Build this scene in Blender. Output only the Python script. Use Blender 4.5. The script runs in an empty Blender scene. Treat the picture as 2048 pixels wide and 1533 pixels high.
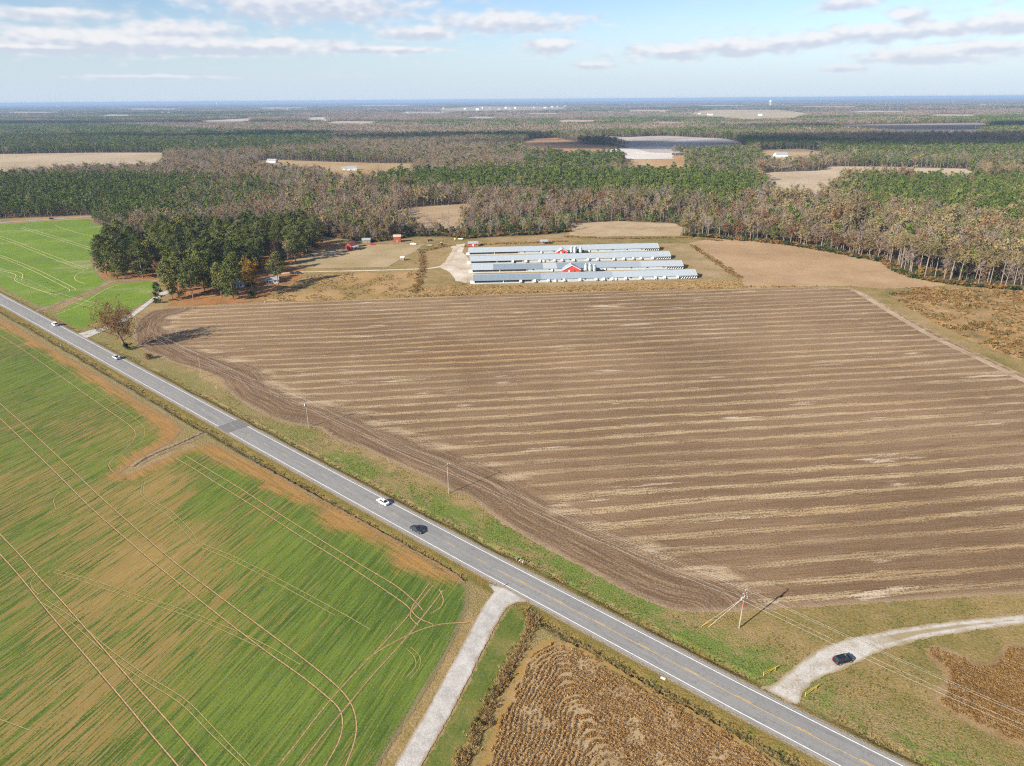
import bpy, math, random
import numpy as np
from mathutils import Matrix, Vector
RNG = np.random.default_rng(7)
random.seed(7)
R = math.radians
scene = bpy.context.scene
col = scene.collection

# ------------------------------------------------------------------ camera
IMG_F, PITCH, ROLL, CAMH = 1420.0, math.atan((766.5 - 199) / 1420.0), -0.0073, 118.0
cam_d = bpy.data.cameras.new('camera'); cam = bpy.data.objects.new('camera', cam_d); col.objects.link(cam)
cam_d.sensor_width = 36; cam_d.lens = 36 * IMG_F / 2048; cam_d.clip_start = 1; cam_d.clip_end = 300000
_c, _s = math.cos(ROLL), math.sin(ROLL)
R0 = Vector((1, 0, 0)); U0 = Vector((0, math.sin(PITCH), math.cos(PITCH))); F0 = Vector((0, math.cos(PITCH), -math.sin(PITCH)))
RR = R0 * _c + U0 * _s; UU = -R0 * _s + U0 * _c
cam.matrix_world = Matrix(((RR.x, UU.x, -F0.x, 0), (RR.y, UU.y, -F0.y, 0), (RR.z, UU.z, -F0.z, CAMH), (0, 0, 0, 1)))
scene.camera = cam

# ------------------------------------------------------------------ light and exposure
SUN_EL, SHADOW_AZ = R(27), R(40.4)
SUNV = Vector((-math.cos(SHADOW_AZ) * math.cos(SUN_EL), -math.sin(SHADOW_AZ) * math.cos(SUN_EL), math.sin(SUN_EL)))
sun_d = bpy.data.lights.new('sun', 'SUN'); sun_d.energy = 5.0; sun_d.angle = R(0.53); sun_d.color = (1.0, 0.915, 0.78)
sun = bpy.data.objects.new('sun', sun_d); col.objects.link(sun)
sun.location = (-300, -300, 400); sun.rotation_euler = SUNV.to_track_quat('Z', 'Y').to_euler()
scene.view_settings.view_transform = 'Standard'; scene.view_settings.look = 'None'
scene.view_settings.gamma = 1; scene.view_settings.use_curve_mapping = False
scene.view_settings.exposure = 1.27
scene.render.engine = 'CYCLES'
scene.cycles.max_bounces = 3; scene.cycles.diffuse_bounces = 1; scene.cycles.glossy_bounces = 1; scene.cycles.transmission_bounces = 1
scene.cycles.use_adaptive_sampling = True; scene.cycles.adaptive_threshold = 0.02; scene.cycles.adaptive_min_samples = 16
scene.cycles.caustics_reflective = False; scene.cycles.caustics_refractive = False
scene.cycles.use_denoising = False; scene.cycles.pixel_filter_type = 'BLACKMAN_HARRIS'; scene.cycles.filter_width = 1.2
scene.cycles.transparent_max_bounces = 24; scene.cycles.volume_bounces = 0
SKY_STRENGTH = 0.057
HAZE_DENSITY = 6.2e-5

# ------------------------------------------------------------------ node helper
class G:
    def __init__(s, tree): s.t = tree; s.n = tree.nodes; s.l = tree.links
    def node(s, typ, **kw):
        n = s.n.new(typ)
        for k, v in kw.items(): setattr(n, k, v)
        return n
    def put(s, sock, v):
        if v is None: return
        if isinstance(v, bpy.types.NodeSocket): s.l.new(v, sock)
        else:
            if isinstance(v, tuple) and sock.type == 'RGBA' and len(v) == 3: v = v + (1,)
            sock.default_value = v
    def m(s, op, a, b=None, c=None, clamp=False):
        n = s.node('ShaderNodeMath', operation=op, use_clamp=clamp)
        s.put(n.inputs[0], a); s.put(n.inputs[1], b); s.put(n.inputs[2], c); return n.outputs[0]
    def add(s, a, b): return s.m('ADD', a, b)
    def sub(s, a, b): return s.m('SUBTRACT', a, b)
    def mul(s, a, b): return s.m('MULTIPLY', a, b)
    def vm(s, op, a, b=None):
        n = s.node('ShaderNodeVectorMath', operation=op); s.put(n.inputs[0], a)
        if b is not None: s.put(n.inputs[3 if op == 'SCALE' else 1], b)
        return n.outputs['Value'] if op in ('LENGTH', 'DOT_PRODUCT') else n.outputs[0]
    def mix(s, f, a, b, blend='MIX'):
        n = s.node('ShaderNodeMix', data_type='RGBA', blend_type=blend); s.put(n.inputs[0], f); s.put(n.inputs[6], a); s.put(n.inputs[7], b); return n.outputs[2]
    def ss(s, x, lo, hi, a=0.0, b=1.0):
        n = s.node('ShaderNodeMapRange', interpolation_type='SMOOTHSTEP')
        s.put(n.inputs[0], x); s.put(n.inputs[1], lo); s.put(n.inputs[2], hi); s.put(n.inputs[3], a); s.put(n.inputs[4], b); return n.outputs[0]
    def noise(s, vec, scale, detail=3.0, rough=0.55, dist=0.0):
        n = s.node('ShaderNodeTexNoise'); s.put(n.inputs['Vector'], vec); n.inputs['Scale'].default_value = scale
        n.inputs['Detail'].default_value = min(detail, max(0.5, math.log2(7.0 / scale))) if scale < 20 else 0.0; n.inputs['Roughness'].default_value = rough; n.inputs['Distortion'].default_value = dist
        return n.outputs['Fac']
    def xyz(s, x, y, z=0.0):
        n = s.node('ShaderNodeCombineXYZ'); s.put(n.inputs[0], x); s.put(n.inputs[1], y); s.put(n.inputs[2], z); return n.outputs[0]
    def sep(s, v):
        n = s.node('ShaderNodeSeparateXYZ'); s.put(n.inputs[0], v); return n.outputs
    def attr(s, name): return s.node('ShaderNodeAttribute', attribute_name=name).outputs['Fac']
    def pos(s): return s.node('ShaderNodeNewGeometry').outputs['Position']
    def rnd(s): return s.node('ShaderNodeObjectInfo').outputs['Random']
    def bump(s, h, strength, dist):
        n = s.node('ShaderNodeBump'); s.put(n.inputs['Height'], h); n.inputs['Strength'].default_value = strength; n.inputs['Distance'].default_value = dist; return n.outputs[0]
    def ramp(s, f, stops):
        n = s.node('ShaderNodeValToRGB'); cr = n.color_ramp; s.put(n.inputs[0], f)
        while len(cr.elements) < len(stops): cr.elements.new(0.5)
        for e, (p, c) in zip(cr.elements, stops): e.position = p; e.color = c + (1,)
        return n.outputs[0]
    def rows(s, p, ang):
        x, y, z = s.sep(p); a = R(ang); c, d = math.cos(a), math.sin(a)
        q = s.add(s.mul(x, c), s.mul(y, d)); r = s.add(s.mul(x, -d), s.mul(y, c)); return q, r

def new_mat(name):
    m = bpy.data.materials.new(name); m.use_nodes = True; m.node_tree.nodes.clear(); return m, G(m.node_tree)
def finish(m, g, color, rough=0.9, normal=None, alpha=None, metallic=0.0, spec=0.25, translucent=None):
    out = g.node('ShaderNodeOutputMaterial'); b = g.node('ShaderNodeBsdfPrincipled')
    g.put(b.inputs['Base Color'], color); g.put(b.inputs['Roughness'], rough); g.put(b.inputs['Metallic'], metallic)
    b.inputs['Specular IOR Level'].default_value = spec
    if normal is not None: g.put(b.inputs['Normal'], normal)
    if alpha is not None: g.put(b.inputs['Alpha'], alpha)
    sh = b.outputs[0]
    if translucent:
        t = g.node('ShaderNodeBsdfTranslucent'); g.put(t.inputs[0], color); mx = g.node('ShaderNodeMixShader'); mx.inputs[0].default_value = translucent
        g.l.new(sh, mx.inputs[1]); g.l.new(t.outputs[0], mx.inputs[2]); sh = mx.outputs[0]
    g.l.new(sh, out.inputs[0]); return m
def ragged(g, p, amp, scale=0.5, edge='sd'):
    n = g.add(g.mul(g.sub(g.noise(p, scale, 5, 0.65), 0.5), 2.4 * amp), g.attr(edge))
    return g.m('GREATER_THAN', n, 0.0)
_plain = {}
def plain(name, c, rough=0.6, metallic=0.0, var=0.12, scale=1.5, spec=0.4):
    if name in _plain: return _plain[name]
    m, g = new_mat(name); p = g.node('ShaderNodeTexCoord').outputs['Object']
    n = g.noise(p, scale, 4, 0.6)
    k = g.ss(n, 0.25, 0.75, 1 - var, 1 + var)
    cc = g.vm('SCALE', tuple(c), k)
    _plain[name] = finish(m, g, cc, rough, None, None, metallic, spec); return _plain[name]

# ------------------------------------------------------------------ mapping helpers (ground plane <-> measured picture points)
def un(px, py, z=0.0):
    u = px - 1024.0; v = py - 766.5
    u2 = _c * u + _s * v; v2 = -_s * u + _c * v
    down = v2 * math.cos(PITCH) + IMG_F * math.sin(PITCH); fwd = IMG_F * math.cos(PITCH) - v2 * math.sin(PITCH)
    return np.array(((CAMH - z) * u2 / down, (CAMH - z) * fwd / down))
def proj(x, y, z=0.0):
    d = CAMH - z; fw = y * math.cos(PITCH) + d * math.sin(PITCH); dn = -y * math.sin(PITCH) + d * math.cos(PITCH)
    u2 = IMG_F * x / fw; v2 = IMG_F * dn / fw
    return 1024 + _c * u2 - _s * v2, 766.5 + _s * u2 + _c * v2
def poly(pts, zc=14.0): return np.array([un(p[0], p[1], zc if (len(p) > 2 and p[2]) else 0.0) for p in pts])
def inside(P, x, y):
    x = np.asarray(x, float); y = np.asarray(y, float); r = np.zeros(x.shape, bool); n = len(P); j = n - 1
    for i in range(n):
        xi, yi = P[i]; xj, yj = P[j]
        c = (yi > y) != (yj > y)
        r ^= c & (x < (xj - xi) * (y - yi) / ((yj - yi) if yj != yi else 1e-9) + xi); j = i
    return r
def seg_dist(P, x, y, closed=True):
    d = np.full(np.shape(x), 1e18); n = len(P)
    for i in range(n if closed else n - 1):
        a = P[i]; b = P[(i + 1) % n]; ab = b - a; L = ab @ ab + 1e-12
        t = np.clip(((x - a[0]) * ab[0] + (y - a[1]) * ab[1]) / L, 0, 1)
        d = np.minimum(d, (x - a[0] - t * ab[0]) ** 2 + (y - a[1] - t * ab[1]) ** 2)
    return np.sqrt(d)
def sdf(P, x, y): return np.where(inside(P, x, y), 1, -1) * seg_dist(P, x, y)
def vnoise(x, y, seed=0):     # smooth value noise in 0..1
    xi = np.floor(x).astype(np.int64); yi = np.floor(y).astype(np.int64); fx = x - xi; fy = y - yi
    fx = fx * fx * (3 - 2 * fx); fy = fy * fy * (3 - 2 * fy)
    def h(a, b):
        k = (a * 374761393 + b * 668265263 + seed * 1442695041) & 0x7fffffff
        k = ((k ^ (k >> 13)) * 1274126177) & 0x7fffffff
        return ((k ^ (k >> 16)) & 0xffff) / 65535.0
    return (h(xi, yi) * (1 - fx) + h(xi + 1, yi) * fx) * (1 - fy) + (h(xi, yi + 1) * (1 - fx) + h(xi + 1, yi + 1) * fx) * fy

# road frame: s along the road (towards lower right), d across (positive = barn side)
RA = np.array((-91.02, 235.53)); RT = np.array((0.75389, -0.657)); RN = np.array((0.657, 0.75389))
CS = np.array((-900, -321, -158, -67, 0, 61, 110, 134, 158, 182, 206, 215, 330.)); CD = np.array((10.8, 2.57, 1.6, .7, 0, -.32, -.4, -.2, -.1, 0, .45, .7, 3.8))
def cl(s): return np.interp(s, CS, CD)
def road(s, d): s = np.asarray(s, float); dd = d + cl(s); return RA[0] + RT[0] * s + RN[0] * dd, RA[1] + RT[1] * s + RN[1] * dd
def to_sd(x, y):
    s = (x - RA[0]) * RT[0] + (y - RA[1]) * RT[1]; d = (x - RA[0]) * RN[0] + (y - RA[1]) * RN[1]; return s, d - cl(s)

# ------------------------------------------------------------------ mesh helpers
def tag(o, label=None, cat=None, group=None, kind=None):
    if label: o['label'] = label
    if cat: o['category'] = cat
    if group: o['group'] = group
    if kind: o['kind'] = kind
    return o
def mesh_np(name, V, Fc, mat, attrs=None, smooth=False, parent=None, matidx=None):
    me = bpy.data.meshes.new(name); V = np.ascontiguousarray(V, np.float32); Fc = np.ascontiguousarray(Fc, np.int32)
    k = Fc.shape[1]; me.vertices.add(len(V)); me.vertices.foreach_set('co', V.ravel())
    me.loops.add(Fc.size); me.loops.foreach_set('vertex_index', Fc.ravel())
    me.polygons.add(len(Fc)); me.polygons.foreach_set('loop_start', np.arange(0, Fc.size, k, dtype=np.int32))
    if smooth: me.polygons.foreach_set('use_smooth', np.ones(len(Fc), bool))
    for m_ in (mat if isinstance(mat, (list, tuple)) else [mat]): me.materials.append(m_)
    if matidx is not None: me.polygons.foreach_set('material_index', np.asarray(matidx, np.int32))
    for k_, v in (attrs or {}).items():
        a = me.attributes.new(k_, 'FLOAT', 'POINT'); a.data.foreach_set('value', np.ascontiguousarray(v, np.float32))
    me.update(calc_edges=True)
    o = bpy.data.objects.new(name, me); col.objects.link(o)
    if parent is not None: o.parent = parent
    return o
def ORD(n): return f"{n}{'th' if 10 < n % 100 < 14 else {1: 'st', 2: 'nd', 3: 'rd'}.get(n % 10, 'th')}"
class MB:
    def __init__(s): s.v = []; s.f = []
    def raw(s, v, f): n = len(s.v); s.v += [tuple(a) for a in v]; s.f += [tuple(i + n for i in q) for q in f]; return s
    def box(s, x0, x1, y0, y1, z0, z1, rz=0, c=None):
        v = [(x, y, z) for z in (z0, z1) for x, y in ((x0, y0), (x1, y0), (x1, y1), (x0, y1))]
        if rz:
            cx, cy = c or ((x0 + x1) / 2, (y0 + y1) / 2); ca, sa = math.cos(rz), math.sin(rz)
            v = [(cx + (x - cx) * ca - (y - cy) * sa, cy + (x - cx) * sa + (y - cy) * ca, z) for x, y, z in v]
        return s.raw(v, [(3, 2, 1, 0), (4, 5, 6, 7), (0, 1, 5, 4), (1, 2, 6, 5), (2, 3, 7, 6), (3, 0, 4, 7)])
    def tube(s, a, b, r0, r1=None, n=8, caps=True):
        a = Vector(a); b = Vector(b); r1 = r0 if r1 is None else r1; d = (b - a).normalized()
        u = d.orthogonal().normalized(); w = d.cross(u); v = []
        for c, r in ((a, r0), (b, r1)):
            for i in range(n): t = 2 * math.pi * i / n; v.append(c + (u * math.cos(t) + w * math.sin(t)) * r)
        f = [(i, (i + 1) % n, n + (i + 1) % n, n + i) for i in range(n)]
        if caps: f += [tuple(range(n))[::-1], tuple(range(n, 2 * n))]
        return s.raw(v, f)
    def lathe(s, prof, n=12, c=(0, 0, 0)):
        v = []; f = []
        for r, z in prof:
            for i in range(n): t = 2 * math.pi * i / n; v.append((c[0] + r * math.cos(t), c[1] + r * math.sin(t), c[2] + z))
        for k in range(len(prof) - 1):
            for i in range(n): f.append((k * n + i, k * n + (i + 1) % n, (k + 1) * n + (i + 1) % n, (k + 1) * n + i))
        f += [tuple(range(n))[::-1], tuple(range((len(prof) - 1) * n, len(prof) * n))]
        return s.raw(v, f)
    def prism(s, prof, x0, x1):         # profile (y, z) pushed along x
        n = len(prof); v = [(x0, y, z) for y, z in prof] + [(x1, y, z) for y, z in prof]
        return s.raw(v, [(i, (i + 1) % n, n + (i + 1) % n, n + i) for i in range(n)] + [tuple(range(n))[::-1], tuple(range(n, 2 * n))])
    def prismy(s, prof, y0, y1):        # profile (x, z) pushed along y
        n = len(prof); v = [(x, y0, z) for x, z in prof] + [(x, y1, z) for x, z in prof]
        return s.raw(v, [(i, n + i, n + (i + 1) % n, (i + 1) % n) for i in range(n)] + [tuple(range(n)), tuple(range(n, 2 * n))[::-1]])
    def build(s, name, mat, parent=None, smooth=False, loc=None, rz=None):
        me = bpy.data.meshes.new(name); me.from_pydata(s.v, [], s.f); me.materials.append(mat); me.update()
        if smooth: me.polygons.foreach_set('use_smooth', [True] * len(me.polygons))
        o = bpy.data.objects.new(name, me); col.objects.link(o)
        if parent is not None: o.parent = parent
        if loc is not None: o.location = loc
        if rz is not None: o.rotation_euler = (0, 0, rz)
        return o
def empty(name, loc, rz=0.0):
    o = bpy.data.objects.new(name, None); col.objects.link(o); o.location = loc; o.rotation_euler = (0, 0, rz); o.empty_display_size = 0.5; return o
def copy_tree(o, parent=None):
    c = o.copy(); col.objects.link(c); c.parent = parent
    for ch in list(o.children): copy_tree(ch, c)
    return c

# ------------------------------------------------------------------ sheets and ribbons
def sheet(name, P, cell, z, mat, margin=1.5, extra=None, parent=None, kind='structure', clip=None):
    x0, y0 = P.min(0) - margin; x1, y1 = P.max(0) + margin
    if clip: x0 = max(x0, clip[0]); x1 = min(x1, clip[1]); y0 = max(y0, clip[2]); y1 = min(y1, clip[3])
    nx = max(2, int((x1 - x0) / cell) + 2); ny = max(2, int((y1 - y0) / cell) + 2)
    X, Y = np.meshgrid(np.linspace(x0, x1, nx), np.linspace(y0, y1, ny)); X = X.ravel(); Y = Y.ravel()
    sd = sdf(P, X, Y); I = np.arange(nx * ny).reshape(ny, nx)
    Q = np.stack([I[:-1, :-1], I[:-1, 1:], I[1:, 1:], I[1:, :-1]], -1).reshape(-1, 4)
    Q = Q[(sd[Q] > -margin).any(1)]
    used, inv = np.unique(Q, return_inverse=True); Q = inv.reshape(Q.shape); X = X[used]; Y = Y[used]; sd = sd[used]
    at = {'sd': sd}
    for k, fn in (extra or {}).items(): at[k] = fn(X, Y)
    o = mesh_np(name, np.stack([X, Y, np.full_like(X, z)], 1), Q, mat, at, parent=parent)
    if parent is None: o['kind'] = kind
    return o
def smooth_line(P, step):
    P = np.asarray(P, float); n = len(P); out = []
    for i in range(n - 1):
        p0 = P[max(i - 1, 0)]; p1 = P[i]; p2 = P[i + 1]; p3 = P[min(i + 2, n - 1)]
        k = max(2, int(np.hypot(*(p2 - p1)[:2]) / step))
        for t in np.linspace(0, 1, k, endpoint=False):
            out.append(0.5 * (2 * p1 + (p2 - p0) * t + (2 * p0 - 5 * p1 + 4 * p2 - p3) * t * t + (3 * p1 - p0 - 3 * p2 + p3) * t ** 3))
    out.append(P[-1]); return np.array(out)
def ribbon(name, L, width, z, mat, parent=None, ncross=4, margin=0.25):
    T = np.gradient(L, axis=0); T /= np.linalg.norm(T, axis=1, keepdims=True) + 1e-9; Nn = np.stack([-T[:, 1], T[:, 0]], 1)
    w = np.linspace(-1, 1, ncross); h = width / 2 + margin
    P = L[:, None, :] + Nn[:, None, :] * (w * h)[None, :, None]
    V = np.concatenate([P.reshape(-1, 2), np.full((len(L) * ncross, 1), z)], 1)
    I = np.arange(len(L) * ncross).reshape(len(L), ncross)
    Q = np.stack([I[:-1, :-1], I[:-1, 1:], I[1:, 1:], I[1:, :-1]], -1).reshape(-1, 4)[:, ::-1]
    sd = np.tile(width / 2 - np.abs(w) * h, len(L)); lat = np.tile(w * h, len(L)); ln = np.repeat(np.concatenate([[0], np.cumsum(np.linalg.norm(np.diff(L, axis=0), axis=1))]), ncross)
    end = np.minimum(ln, ln.max() - ln)
    o = mesh_np(name, V, Q, mat, {'sd': np.minimum(sd, end * 0.3 + 0.02), 'lat': lat, 'along': ln}, parent=parent)
    if parent is None: o['kind'] = 'structure'
    return o

# ------------------------------------------------------------------ world: clear winter sky with low cumulus
world = bpy.data.worlds.new('World'); scene.world = world; world.use_nodes = True
wt = world.node_tree; wt.nodes.clear(); g = G(wt)
sky = g.node('ShaderNodeTexSky', sky_type='NISHITA', sun_disc=False, sun_elevation=SUN_EL, altitude=100, air_density=1.0, dust_density=0.15, ozone_density=2.0)
sky.sun_rotation = math.atan2(SUNV.x, SUNV.y)
dirv = g.node('ShaderNodeTexCoord').outputs['Generated']
dx, dy, dz = g.sep(dirv)
PXU = 14.2
az = g.mul(g.m('ARCTAN2', dx, dy), PXU); el = g.mul(g.m('ARCSINE', dz), PXU)     # about one unit per 4 degrees
CLOUDS = [(620, 8, 215, 36), (110, 30, 125, 11), (360, 62, 115, 19), (190, 84, 235, 24), (480, 94, 250, 17), (840, 66, 98, 16), (1020, 46, 155, 20), (1095, 93, 62, 16), (780, 100, 115, 8),
          (1350, 104, 115, 16), (1490, 93, 110, 18), (1605, 82, 62, 15), (1740, 68, 92, 18), (1850, 60, 85, 14), (1815, 36, 38, 17), (2012, 44, 68, 23), (1870, 110, 135, 17), (1700, 8, 60, 11),
          (1985, 94, 72, 12), (1190, 131, 50, 8), (60, 98, 140, 7), (1690, 136, 42, 8), (300, 155, 120, 5), (-180, 60, 150, 20), (2230, 90, 140, 22)]
pv = g.xyz(az, el, 0.0)
w1 = g.noise(g.vm('MULTIPLY', pv, (1.0, 2.2, 1)), 2.1, 5, 0.62)
wx = g.add(az, g.mul(g.sub(g.noise(g.vm('MULTIPLY', pv, (1, 1.8, 1)), 1.5, 3, 0.5), 0.5), 0.5))
dens = None; hgt = None
wv = g.xyz(wx, el, 0.0)
for cx, cy, hw, hh in CLOUDS:
    u = cx - 1024; v = cy - 766.5
    d = (RR * u - UU * v + F0 * IMG_F).normalized()
    a0 = math.atan2(d.x, d.y) * PXU; e0 = math.asin(d.z) * PXU
    n = g.node('ShaderNodeVectorMath', operation='MULTIPLY_ADD'); g.put(n.inputs[0], wv)
    n.inputs[1].default_value = (100 / hw, 100 / hh, 0); n.inputs[2].default_value = (-a0 * 100 / hw, -e0 * 100 / hh, 0)
    f = g.sub(1.0, g.vm('LENGTH', n.outputs[0]))
    dens = f if dens is None else g.m('SMOOTH_MAX', dens, f, 0.25)
    hq = g.mul(g.m('MAXIMUM', f, 0.0), g.sep(n.outputs[0])[1]); hgt = hq if hgt is None else g.add(hgt, hq)
up = g.ss(el, 2.1, 3.2)
pl = g.vm('SCALE', g.xyz(dx, dy, 0.0), g.m('DIVIDE', 1.0, g.add(g.m('MAXIMUM', dz, 0.0), 0.06)))
gen = g.mul(g.sub(g.noise(pl, 0.9, 5, 0.6), 0.56), 3.5)
dens = g.mix(up, dens, gen)
dn = g.add(dens, g.mul(g.sub(w1, 0.5), 1.8))
cov = g.ss(dn, -0.3, 0.55)
wisp = g.mul(g.ss(g.noise(g.vm('MULTIPLY', pv, (0.6, 3.2, 1)), 1.3, 4, 0.6), 0.48, 0.75), g.ss(el, 0.1, 1.0, 0.12, 0.3))
cov = g.m('MAXIMUM', g.mul(cov, 0.88), wisp)
lit = g.ss(g.add(hgt, g.mul(g.sub(g.noise(g.vm('MULTIPLY', pv, (1, 2, 1)), 4.0, 4, 0.6), 0.5), 0.9)), -0.28, 0.26)
cc = g.mix(lit, (0.262, 0.285, 0.335), (0.385, 0.38, 0.388))
cc = g.mix(g.ss(el, 0.0, 0.9, 0.75, 0.0), cc, (0.275, 0.315, 0.365))
skyc = g.vm('SCALE', sky.outputs[0], SKY_STRENGTH)
skyc = g.vm('MULTIPLY', skyc, (0.87, 0.91, 1.05))
skyc = g.mix(g.ss(el, 1.5, 0.0, 0.0, 0.88), skyc, (0.246, 0.302, 0.368))
bgc = g.mix(cov, skyc, cc)
bg = g.node('ShaderNodeBackground'); g.put(bg.inputs[0], bgc); bg.inputs[1].default_value = 1.0
wo = g.node('ShaderNodeOutputWorld'); g.l.new(bg.outputs[0], wo.inputs[0])

# ------------------------------------------------------------------ ground materials
def earth(name, cols, scale=0.05, fine=1.3, amp=1.0, row=None, bump=0.12, edge=None, rag=0.5, patch=None, fine_amt=0.6, strip=None):
    """three soil or plant colours mixed by broad and fine noise, optional row streaks (angle, width, amount)"""
    m, g = new_mat(name); p = g.pos()
    n1 = g.noise(p, scale, 5, 0.62); n2 = g.noise(p, fine, 5, 0.7)
    f = g.add(g.mul(g.sub(n1, 0.5), 1.6), g.mul(g.sub(n2, 0.5), fine_amt * 1.6))
    h = n2
    if row:
        q, r = g.rows(p, row[0]); st = g.noise(g.xyz(g.mul(q, 0.05 / row[1]), g.mul(r, 1 / row[1]), 0.0), 1.0, 4, 0.65)
        f = g.add(f, g.mul(g.sub(st, 0.5), row[2] * 2)); h = g.add(h, st)
    f = g.add(f, 0.5)
    c = g.ramp(f, [(0.15, cols[0]), (0.5, cols[1]), (0.85, cols[2])])
    if patch:
        c = g.mix(g.ss(g.noise(p, patch[1], 4, 0.6), patch[2], patch[2] + 0.12, 0.0, patch[3] if len(patch) > 3 else 0.8), c, patch[0])
    if edge:
        e = g.add(g.attr('sd'), g.mul(g.sub(g.noise(p, 0.25, 4, 0.6), 0.5), edge[1] * 1.6))
        c = g.mix(g.ss(e, 0.0, edge[1], 0.9, 0.0), c, edge[0])
    if strip:
        xs = g.sep(p)[0]; sn = g.add(g.attr('sd'), g.mul(g.sub(n2, 0.5), 0.9)); c = g.mix(g.mul(g.ss(xs, strip[0], strip[0] + 12.0), g.mul(g.ss(sn, strip[1], strip[1] + 0.35), strip[3])), c, strip[2])
    al = ragged(g, p, amp, rag) if amp else None
    return finish(m, g, c, 0.95, g.bump(h, 0.8, bump), al, spec=0.1)

def make_ploughed():
    m, g = new_mat('ploughed_soil'); p = g.pos(); q, r = g.rows(p, 6.9)
    lowf = g.noise(g.xyz(g.mul(q, 0.010), g.mul(r, 0.05), 1.0), 1.0, 2, 0.5)
    rw = g.add(r, g.mul(g.sub(lowf, 0.5), 9.0))
    rw = g.add(rw, g.mul(g.sub(g.noise(p, 0.25, 2, 0.6), 0.5), 1.0))
    tri = g.m('ABSOLUTE', g.sub(g.m('FRACT', g.mul(rw, 1 / 8.2)), 0.5))
    streak = g.noise(g.xyz(g.mul(q, 0.020), g.mul(r, 0.22), 3.0), 1.0, 3, 0.6)
    streak2 = g.noise(g.xyz(g.mul(q, 0.07), g.mul(r, 1.5), 7.0), 1.0, 3, 0.75)
    fine = g.noise(p, 1.6, 2, 0.75)
    big = g.noise(p, 0.009, 3, 0.55)
    band = g.ss(g.add(tri, g.mul(g.sub(streak, 0.5), 0.7)), 0.36, 0.06)
    tex = g.add(g.mul(g.sub(streak2, 0.5), 1.8), g.mul(g.sub(fine, 0.5), 1.5))
    straw = g.ss(g.add(g.add(g.mul(band, 0.74), g.mul(g.sub(streak, 0.5), 0.45)), tex), 0.38, 0.92)
    base = g.mix(g.ss(g.add(big, g.mul(g.sub(streak, 0.5), 0.6)), 0.3, 0.7), (0.138, 0.088, 0.050), (0.212, 0.141, 0.084))
    base = g.mix(g.ss(tex, 0.0, 0.7, 0.0, 0.55), base, (0.27, 0.19, 0.12))
    base = g.mix(g.ss(tex, -0.05, -0.6, 0.0, 0.75), base, (0.072, 0.045, 0.026))
    x, y, z = g.sep(p)
    warm = g.ss(g.vm('LENGTH', g.vm('MULTIPLY', g.vm('SUBTRACT', p, (-20.0, 335.0, 0.0)), (0.016, 0.033, 0.0))), 1.2, 0.2)
    strawc = g.mix(g.m('MAXIMUM', g.mul(warm, 0.8), g.mul(g.ss(lowf, 0.5, 0.7), 0.5)), (0.385, 0.30, 0.18), (0.40, 0.262, 0.11))
    hd = g.attr('hd')
    hdn = g.add(hd, g.mul(g.sub(g.noise(p, 0.09, 3, 0.6), 0.5), 11.0))
    inner = g.ss(hdn, 14.0, 22.0)
    vary = g.ss(g.noise(g.xyz(g.mul(q, 0.012), g.mul(r, 0.035), 21.0), 1.0, 3, 0.6), 0.34, 0.62, 0.42, 1.0)
    c = g.mix(g.mul(straw, g.mul(inner, g.mul(vary, 0.9))), base, strawc)
    blot = g.noise(g.xyz(g.mul(q, 0.022), g.mul(r, 0.13), 11.0), 1.0, 3, 0.65)
    pale = g.mul(g.ss(g.add(blot, g.mul(tex, 0.12)), 0.64, 0.70), inner)
    c = g.mix(g.mul(pale, 0.85), c, (0.41, 0.335, 0.245))
    ht = g.noise(g.xyz(g.mul(hd, 1.0), g.mul(g.sub(x, y), 0.03), 2.0), 1.0, 3, 0.7)
    hc = g.mix(g.ss(g.add(ht, g.mul(g.sub(fine, 0.5), 0.7)), 0.38, 0.72), (0.112, 0.072, 0.044), (0.235, 0.162, 0.10))
    c = g.mix(g.ss(hdn, 23.0, 12.0), c, hc)
    turn = g.mul(g.ss(g.m('ABSOLUTE', g.sub(hdn, 19.0)), 6.0, 0.5), g.ss(g.add(blot, g.mul(tex, 0.25)), 0.46, 0.62))
    c = g.mix(g.mul(turn, 0.8), c, (0.38, 0.295, 0.195))
    edge = g.ss(g.add(g.attr('sd'), g.mul(g.sub(fine, 0.5), 4.0)), 2.5, 0.0)
    c = g.mix(g.mul(edge, 0.5), c, (0.33, 0.25, 0.16))
    return finish(m, g, c, 0.95, g.bump(fine, 0.85, 0.25), ragged(g, p, 1.1, 0.45), spec=0.08)

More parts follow.
